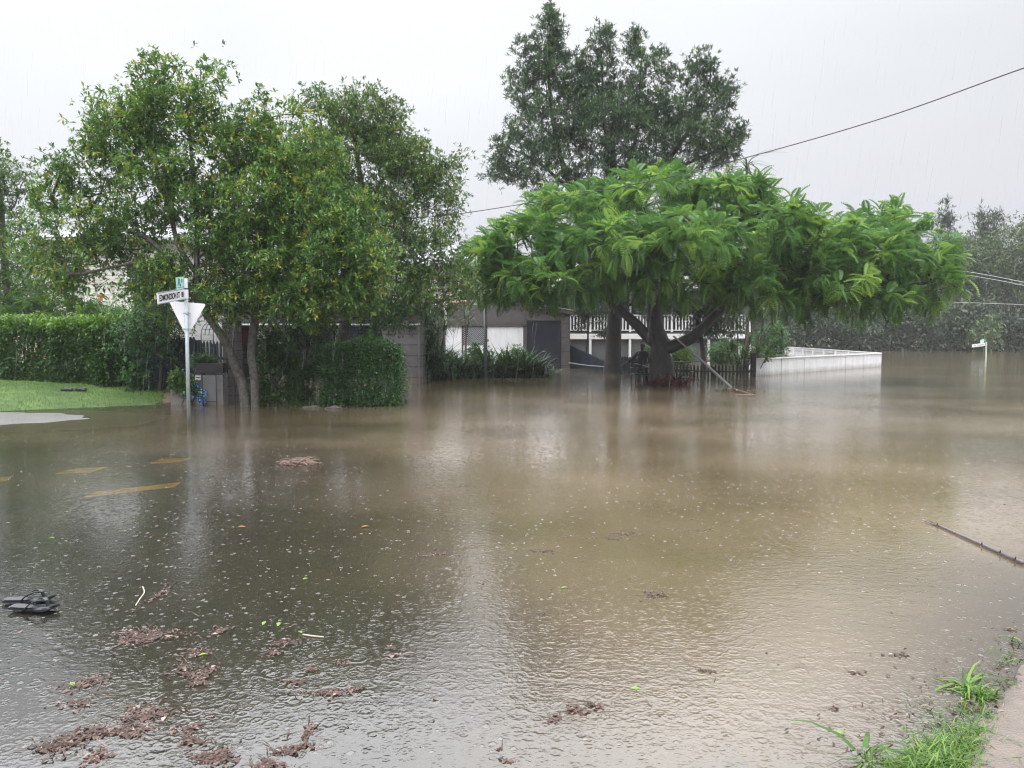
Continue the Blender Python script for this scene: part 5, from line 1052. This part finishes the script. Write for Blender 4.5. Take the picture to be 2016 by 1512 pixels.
p = gnd(58, 1186); flipflop("black flip-flop farther from the camera at the left edge, strap standing up", p.x, p.y, h(p.x, p.y) + .014, R(8))
p = gnd(68, 1203); flipflop("black flip-flop nearer the camera at the left edge, overlapping its pair", p.x, p.y, h(p.x, p.y) + .016, R(-3))
# dark thongs on the lawn
p = gnd(145, 776, .12); e = empty("dropped_sandal", (p.x, p.y, h(p.x, p.y)), "pair of dark shoes lying on the lawn by the hedge", 'shoes'); mb = MB()
for k in (0, 1): mb.tube(bez(Vector((p.x - .3 + k * .32, p.y + .05 * k, h(p.x, p.y) + .04)), Vector((p.x - .15 + k * .32, p.y, h(p.x, p.y) + .09)), Vector((p.x + k * .32, p.y, h(p.x, p.y) + .04)), 8), [.03, .045, .05, .05, .045, .045, .05, .045, .02], 8)
mb.build("shoe", M_rub, e)
# floating split stalk
a, b = gnd(1829, 1029), gnd(2015, 1112); a.z = .012; b.z = .015; d = (b - a); sdv = Vector((-d.y, d.x, 0)).normalized(); M_stalk = mat("grey_stalk", (.17, .145, .145), .35, col2=(.11, .09, .09), nscale=20, stretch=(1, 1, 1))
e = empty("floating_stalk", a, "long grey split stalk floating at the right edge", 'stick'); mb = MB(); s_ = a.lerp(b, .13)
mb.tube([a + sdv * .008, s_, a.lerp(b, .5), b], [.005, .009, .011, .013], 10); mb.build("stalk", M_stalk, e, True); mb = MB()
mb.tube([a.lerp(b, -.01) - sdv * .03, s_ - sdv * .006], [.003, .006], 6); mb.tube([a.lerp(b, -.05) - sdv * .005 , a.lerp(b, .06) - sdv * .028], [.001, .004], 5); mb.build("split_end", M_stalk, e)
for t in (.12, .62, .80, .94): mb = MB(); mb.tube([a.lerp(b, t) - sdv * .012 + Vector((0, 0, .004)), a.lerp(b, t + .008) - sdv * .014 + Vector((0, 0, .022))], [.006, .004], 5); mb.build("knot", M_black, e)
# clump of twigs
c = gnd(582, 913); e = empty("twig_bundle", c, "brown tangle of twigs floating in the middle of the road", 'twigs'); mb = MB(); random.seed(3)
for k in range(70):
    x = random.gauss(0, .11); y = random.gauss(0, .09); l = random.uniform(.06, .22); a_ = random.gauss(0, .5); p = c + Vector((x, y, random.uniform(0, .03))); q = p + Vector((l * math.cos(a_), l * math.sin(a_), random.uniform(-.02, .03))); mb.tube(bez(p, p.lerp(q, .5) + Vector((0, random.gauss(0, .03), random.uniform(0, .06))), q, 5), random.uniform(.002, .005), 5)
mb.tube(bez(c + Vector((-.24, 0, .02)), c + Vector((-.12, 0, .05)), c + Vector((0, -.02, .02)), 6), .007, 6); mb.build("twigs", M_twig, e)
P_ = np.array(c) + rng.normal(0, 1, (160, 3)) * (.12, .09, .012) + (0.03, 0, .02); V, Fc, t = scatter(TLw, P_, unit(160) * (1, 1, .4), np.full(160, .045), rng.random(160)); link_mesh("dead_leaves", V, Fc, leaf_mat("dead_leaf", [(0, (.05, .025, .02)), (1, (.16, .09, .065))]), e, tint=t)
# floating branch by the leaning pole
e = empty("floating_branch", gnd(1465, 772), "thin brown branch floating beyond the foot of the leaning pole", 'branch'); mb = MB()
mb.tube([gnd(1442, 765, .02), gnd(1462, 771, .05), gnd(1487, 778, .02)], [.03, .025, .01], 6); mb.tube([gnd(1448, 777, .02), gnd(1487, 778, .03)], [.012, .02], 6); mb.build("branch", M_twig, e)
P_ = np.array(gnd(1462, 771)) + rng.normal(0, 1, (60, 3)) * (.3, .25, .02) + (0, 0, .04); V, Fc, t = scatter(TLw, P_, unit(60) * (1, 1, .4), np.full(60, .09), rng.random(60)); link_mesh("dead_leaves", V, Fc, leaf_mat("dead_leaf2", [(0, (.10, .05, .03)), (1, (.25, .14, .09))]), e, tint=t)
def twig(label, pts, r): mb = MB(); mb.tube(catmull([gnd(x, y, .006) for x, y in pts], 6), r, 6); return tag(mb.build("twig", M_pale), label, 'twig')
M_pale = mat("bleached_twig", (.48, .42, .34), .6)
twig("curved bleached twig lying near the flip-flops", [(281, 1155), (284, 1166), (276, 1178), (267, 1192)], .0035)
twig("short straight pale stick floating left of centre in the foreground", [(596, 1249), (616, 1252), (637, 1254)], .004)
# loose green leaves
GL = [(517, 1231, "pale green leaf floating above the short straight stick"), (547, 1233, "round green leaf beside the pale one near the short stick"), (588, 1242, "narrow yellow green leaf just left of the short stick"), (410, 1287, "green leaf resting on the brown litter trail left of centre"), (146, 1351, "small green leaf near the bottom left litter"),
      (1104, 1158, "yellow narrow leaf floating right of centre"), (608, 1138, "tiny green leaf in the dark reflection left of centre"), (1240, 1355, "pale leaf floating in the lower middle"), (1664, 1440, "yellow green leaf next to the grass at the lower right"), (95, 1059, "small green leaf in the bright reflection at the left"), (466, 1038, "brown leaf below the long yellow marking"), (710, 1038, "orange brown leaf floating left of centre")]
for k, (x, y, lab) in enumerate(GL):
    c = gnd(x, y, .006); s = .05 if k < 10 else .075; az = random.random() * 6.28; V, Fc, t = scatter(T_leaf(.5, .06, .1, .5), np.array([c]) , np.array([[math.cos(az), math.sin(az) * .6, .12]]), np.array([s]), np.array([.5]))
    tag(link_mesh("floating_leaf", V, Fc, leaf_mat("loose_leaf%d" % k, [(0, (.22, .38, .06) if k < 10 else (.35, .16, .05)), (1, (.3, .45, .1))])), lab, 'leaf', 'loose leaves on the water')
# brown litter rafts and specks
M_lit = leaf_mat("leaf_litter", [(0, (.035, .022, .018)), (.6, (.10, .056, .044)), (.93, (.19, .12, .095)), (1, (.4, .33, .30))], trans=.1, rough=.5)
rafts = [(290, 1253, 44, 13, 900), (315, 1170, 12, 22, 160), (258, 1248, 12, 5, 50), (385, 1285, 22, 12, 170), (395, 1330, 17, 16, 260), (365, 1316, 20, 8, 120), (392, 1345, 12, 6, 80), (440, 1240, 18, 6, 110), (555, 1265, 22, 6, 150), (540, 1285, 14, 4, 60),
         (180, 1342, 24, 12, 180), (150, 1350, 30, 10, 70), (155, 1385, 26, 12, 110), (290, 1405, 38, 14, 520), (250, 1440, 45, 8, 300), (190, 1445, 26, 10, 260), (130, 1460, 34, 20, 420), (190, 1490, 16, 14, 150), (95, 1475, 18, 8, 60), (375, 1435, 18, 12, 150), (385, 1460, 24, 5, 130),
         (425, 1490, 32, 14, 380), (530, 1507, 22, 8, 180), (560, 1480, 26, 5, 120), (590, 1470, 18, 4, 80), (610, 1440, 7, 16, 110), (640, 1365, 34, 5, 150), (690, 1358, 22, 4, 70), (610, 1320, 10, 6, 50), (570, 1342, 16, 4, 40), (595, 1342, 10, 4, 30), (670, 1305, 9, 6, 40), (770, 1275, 14, 5, 50), (775, 1290, 12, 3, 30),
         (870, 1089, 28, 5, 110), (1075, 1087, 22, 3, 60), (1210, 1060, 40, 4, 90), (1235, 1050, 30, 6, 90), (1290, 1172, 20, 6, 110), (1140, 1400, 26, 6, 110), (1175, 1390, 16, 5, 90), (1092, 1418, 12, 6, 60), (1390, 1322, 12, 3, 40), (1770, 1290, 18, 4, 50), (1685, 1325, 10, 3, 30), (740, 900, 30, 8, 50), (690, 925, 30, 6, 40),
         (900, 955, 70, 6, 90), (745, 885, 36, 4, 50), (670, 930, 40, 5, 50), (1370, 1045, 50, 4, 80), (600, 950, 60, 6, 50), (1000, 1500, 8, 3, 20), (985, 1475, 6, 3, 15), (1640, 1395, 10, 3, 15), (1910, 1390, 24, 10, 60), (1985, 1240, 18, 4, 20)]
P_ = []
for x, y, rx, ry, n in rafts:
    c = gnd(x, y); sx = rx * c.y / F; sy = ry * (c.y ** 2) / 2400 * 1.0; n = int(n * 1.25); u = rng.normal(0, .55, (n, 2)); u += .25 * np.sin(u[:, ::-1] * 7 + x) ; wob = 1 + .5 * np.sin(np.arctan2(u[:, 1], u[:, 0]) * 3 + x); P_.append(np.stack((c.x + u[:, 0] * sx * wob, c.y + u[:, 1] * sy * wob, .002 + rng.random(n) * .0025), 1))
n = 900; Yr = 2.8 + 9 * rng.random(n); P_.append(np.stack((-4 + 8 * rng.random(n) * (Yr / 5), Yr, np.full(n, .003)), 1))
P_ = np.concatenate(P_); n = len(P_); D = rng.normal(size=(n, 3)) * (1, 1, .05); S = .006 + .030 * rng.random(n) ** 3.5
V, Fc, t = scatter(T_leaf(.6, .1, .15, .5), P_, D, S, rng.random(n)); k2 = rng.choice(n, 700); P2 = P_[k2] + rng.normal(0, .04, (700, 3)) * (1, 1, .03); P2[:, 2] = np.abs(P2[:, 2]) + .004
V2, F2, t2 = scatter(T_leaf(.07, .01, .02, .5), P2, rng.normal(size=(700, 3)) * (1, 1, .05), .03 + .07 * rng.random(700) ** 2, rng.random(700) * 1.0); V, Fc, t = merge([(V, Fc, t), (V2, F2, t2)])
tag(link_mesh("leaf_litter", V, Fc, M_lit, tint=t), "reddish brown rafts and specks of leaf litter on the water", 'leaf litter', kind='stuff')
# raindrop splashes: small domes and crowns standing on the water
def domes(n, x0, r0, r1, name, lab, Y0, Y1, hf=.5):
    Yr = Y0 + (Y1 - Y0) * rng.random(n) ** 1.1; X = (rng.random(n) * 2 - 1) * .72 * Yr; k = (H(X, Yr) < -.01) & (np.sin(X * 1.3 + Yr * .7) + np.sin(X * .6 - Yr * 1.1 + 2) + rng.normal(0, .7, n) > -.5); X, Yr = X[k], Yr[k]; n = len(X); a = np.arange(8) * 2 * np.pi / 8; T = [(math.cos(q), math.sin(q), 0) for q in a] + [(.7 * math.cos(q), .7 * math.sin(q), .5) for q in a] + [(0, 0, .72)]
    TF = [(i, (i + 1) % 8, 8 + (i + 1) % 8, 8 + i) for i in range(8)] + [(8 + i, 8 + (i + 1) % 8, 16, 16) for i in range(8)]
    TV = np.array(T); TF4 = np.array(TF[:8]); TF3 = np.array([(8 + i, 8 + (i + 1) % 8, 16) for i in range(8)])
    S = r0 + (r1 - r0) * rng.random(n) ** 2; V = TV[None] * np.stack((S, S, S * hf), 1)[:, None, :] + np.stack((X, Yr, np.zeros(n)), 1)[:, None, :]
    base = (np.arange(n) * 17)[:, None, None]; q = (TF4[None] + base).reshape(-1, 4); q2 = (np.concatenate((TF3, TF3[:, 2:]), 1)[None] + base).reshape(-1, 4)
    me_f = [tuple(f) for f in q.tolist()] + [tuple(f[:3]) for f in q2.tolist()]
    return tag(link_mesh(name, V.reshape(-1, 3), me_f, M_drop, smooth=True), lab, 'raindrops', kind='stuff')
M_drop = bpy.data.materials.new("drop"); M_drop.use_nodes = True; t_ = M_drop.node_tree; t_.nodes.clear(); o_ = t_.nodes.new('ShaderNodeOutputMaterial'); g_ = t_.nodes.new('ShaderNodeBsdfGlossy'); g_.inputs['Roughness'].default_value = .2; g_.inputs[0].default_value = (.42, .41, .39, 1)
r_ = t_.nodes.new('ShaderNodeBsdfTransparent'); x_ = t_.nodes.new('ShaderNodeMixShader'); x_.inputs[0].default_value = .30; t_.links.new(r_.outputs[0], x_.inputs[1]); t_.links.new(g_.outputs[0], x_.inputs[2]); t_.links.new(x_.outputs[0], o_.inputs[0])
domes(9000, 0, .004, .017, "raindrop_splashes", "bubbles and splashes of raindrops all over the flood water", 2.8, 17)
# falling rain: thin drops through the air
n = 10000; Yr = 7 + 40 * rng.random(n) ** 1.1; X = (rng.random(n) * 2 - 1) * .75 * Yr; Z = rng.random(n) ** 1.6 * 9 * np.minimum(1, Yr / 16)
D = np.tile(np.array((-.10, .02, -1.0)), (n, 1)) + rng.normal(0, .02, (n, 3)); TR = (np.array([(.5, 0, 0), (-.25, 0, .43), (-.25, 0, -.43), (.5, 1, 0), (-.25, 1, .43), (-.25, 1, -.43)]) * (.0075, 1, .0075), np.array([(0, 1, 4, 3), (1, 2, 5, 4), (2, 0, 3, 5)]))
V, Fc, t = scatter(TR, np.stack((X, Yr, Z), 1), D, .10 + .22 * rng.random(n), np.zeros(n)); M_rain = bpy.data.materials.new("rain"); M_rain.use_nodes = True; t_ = M_rain.node_tree; t_.nodes.clear(); o_ = t_.nodes.new('ShaderNodeOutputMaterial'); g_ = t_.nodes.new('ShaderNodeBsdfTranslucent'); g_.inputs[0].default_value = (.9, .92, .95, 1); r_ = t_.nodes.new('ShaderNodeBsdfTransparent'); x_ = t_.nodes.new('ShaderNodeMixShader'); x_.inputs[0].default_value = .12
t_.links.new(r_.outputs[0], x_.inputs[1]); t_.links.new(g_.outputs[0], x_.inputs[2]); t_.links.new(x_.outputs[0], o_.inputs[0]); tag(link_mesh("rain", V, Fc, M_rain), "fine falling rain in front of the trees", 'rain', kind='stuff')
# lawn blades
n = 60000; X = -20 + 14 * rng.random(n); Y = 14.5 + 7.5 * rng.random(n); s = lawn_s(X, Y); k = (s > -.75 + .85 * rng.random(n) ** .5) & (H(X, Y) > -.06) & (X < -8.1 - (Y - 17.6) * .4); X, Y = X[k], Y[k]; n = len(X)
V, Fc, t = scatter(T_strap(.25, .12, 1), np.stack((X, Y, H(X, Y)), 1), unit(n) * (.5, .5, .1) + (0, 0, 1), .03 + .05 * rng.random(n), rng.random(n) * .6); tag(link_mesh("lawn_grass", V, Fc, M_grass, tint=t), "short bright green grass on the sloping lawn", 'grass', kind='stuff')
# foreground grass on the verge
def verge(n, cx, spread, size, tw, name, lab):
    V_ = []
    t = rng.random(n); base = np.array(gnd(1640, 1520)) * (1 - t[:, None]) + np.array(gnd(2030, 1270)) * t[:, None]
    return base
pts = [(1850, 1500, 75, 30, 1700, .085), (1790, 1515, 70, 20, 700, .08), (1880, 1465, 75, 30, 900, .075), (1860, 1425, 75, 24, 420, .06), (1820, 1385, 60, 24, 90, .06), (1950, 1330, 60, 26, 130, .055), (1900, 1395, 40, 14, 260, .06), (1920, 1360, 26, 12, 260, .11), (1905, 1345, 10, 6, 24, .22), (1830, 1400, 40, 14, 120, .05), (1950, 1410, 30, 14, 130, .05), (1985, 1300, 30, 12, 60, .06), (1960, 1275, 26, 14, 40, .07), (1700, 1480, 6, 14, 8, .26), (1720, 1500, 20, 8, 40, .10), (1990, 1345, 20, 12, 60, .06), (2010, 1260, 14, 10, 40, .1), (2000, 1290, 30, 16, 70, .07), (1930, 1320, 50, 20, 90, .06), (1740, 1500, 50, 24, 160, .07), (1930, 1440, 30, 16, 260, .07)]
PP = []; DD = []; SS = []
for x, y, rx, ry, n, sz in pts:
    c = gnd(x, y, .01); u = rng.normal(0, .5, (n, 2)); X = c.x + u[:, 0] * rx * c.y / F; Y = c.y + u[:, 1] * ry * c.y ** 2 / 2400; PP.append(np.stack((X, Y, np.maximum(H(X, Y), -.02)), 1)); DD.append(unit(n) * (.9, .9, .3) + (0, 0, .55)); SS.append(sz * (.5 + .8 * rng.random(n)))
PP, DD, SS = np.concatenate(PP), np.concatenate(DD), np.concatenate(SS); V, Fc, t = scatter(T_strap(.6, .065, 3), PP, DD, SS, rng.random(len(PP))); tag(link_mesh("verge_grass", V, Fc, M_grass, tint=t), "straggly green grass growing out of the water at the lower right", 'grass', kind='stuff')
n = 500; u = rng.random(n); X = 1.3 + 1.9 * u + rng.normal(0, .2, n); Y = 2.75 + 1.25 * u + rng.normal(0, .12, n); V, Fc, t = scatter(T_leaf(.3, .05, .1, .5), np.stack((X, Y, np.maximum(H(X, Y), 0) + .006), 1), rng.normal(size=(n, 3)) * (1, 1, .12), .012 + .03 * rng.random(n), rng.random(n)); tag(link_mesh("dead_grass", V, Fc, M_lit, tint=t), "dead brown stalks and leaves among the grass at the lower right", 'leaf litter', kind='stuff')
# garden edging rocks
for k, (x, y, lab) in enumerate(((612, 804, "grey edging rock left of the clipped hedge's foot"), (655, 805, "edging rock at the front of the clipped hedge"), (770, 796, "edging rock at the right foot of the clipped hedge"))):
    c = gnd(x, y); bm = bmesh.new(); bmesh.ops.create_icosphere(bm, subdivisions=3, radius=.14)
    for v in bm.verts: v.co = Vector((v.co.x * 1.4, v.co.y, v.co.z * .6)) * (1 + .12 * math.sin(v.co.x * 31 + k) + .1 * math.sin(v.co.z * 37 + v.co.y * 21))
    me = bpy.data.meshes.new("rock"); bm.to_mesh(me); bm.free(); me.materials.append(M_bark_g); o = bpy.data.objects.new("edging_rock", me); scene.collection.objects.link(o); o.location = (c.x, c.y + .1, -.02); tag(o, lab, 'rock')

# ================================================================== rain haze
mb = MB(); mb.box((0, 45, 10), (260, 110, 23)); hz = mb.build("haze", None); tag(hz, "pale rain haze in the air", 'haze', kind='stuff')
m = bpy.data.materials.new("rain_haze"); m.use_nodes = True; t = m.node_tree; t.nodes.clear(); o_ = t.nodes.new('ShaderNodeOutputMaterial'); pv = t.nodes.new('ShaderNodeVolumePrincipled'); pv.inputs['Color'].default_value = (.93, .94, 1, 1); pv.inputs['Density'].default_value = .0006
t.links.new(pv.outputs[0], o_.inputs['Volume']); hz.data.materials.append(m)
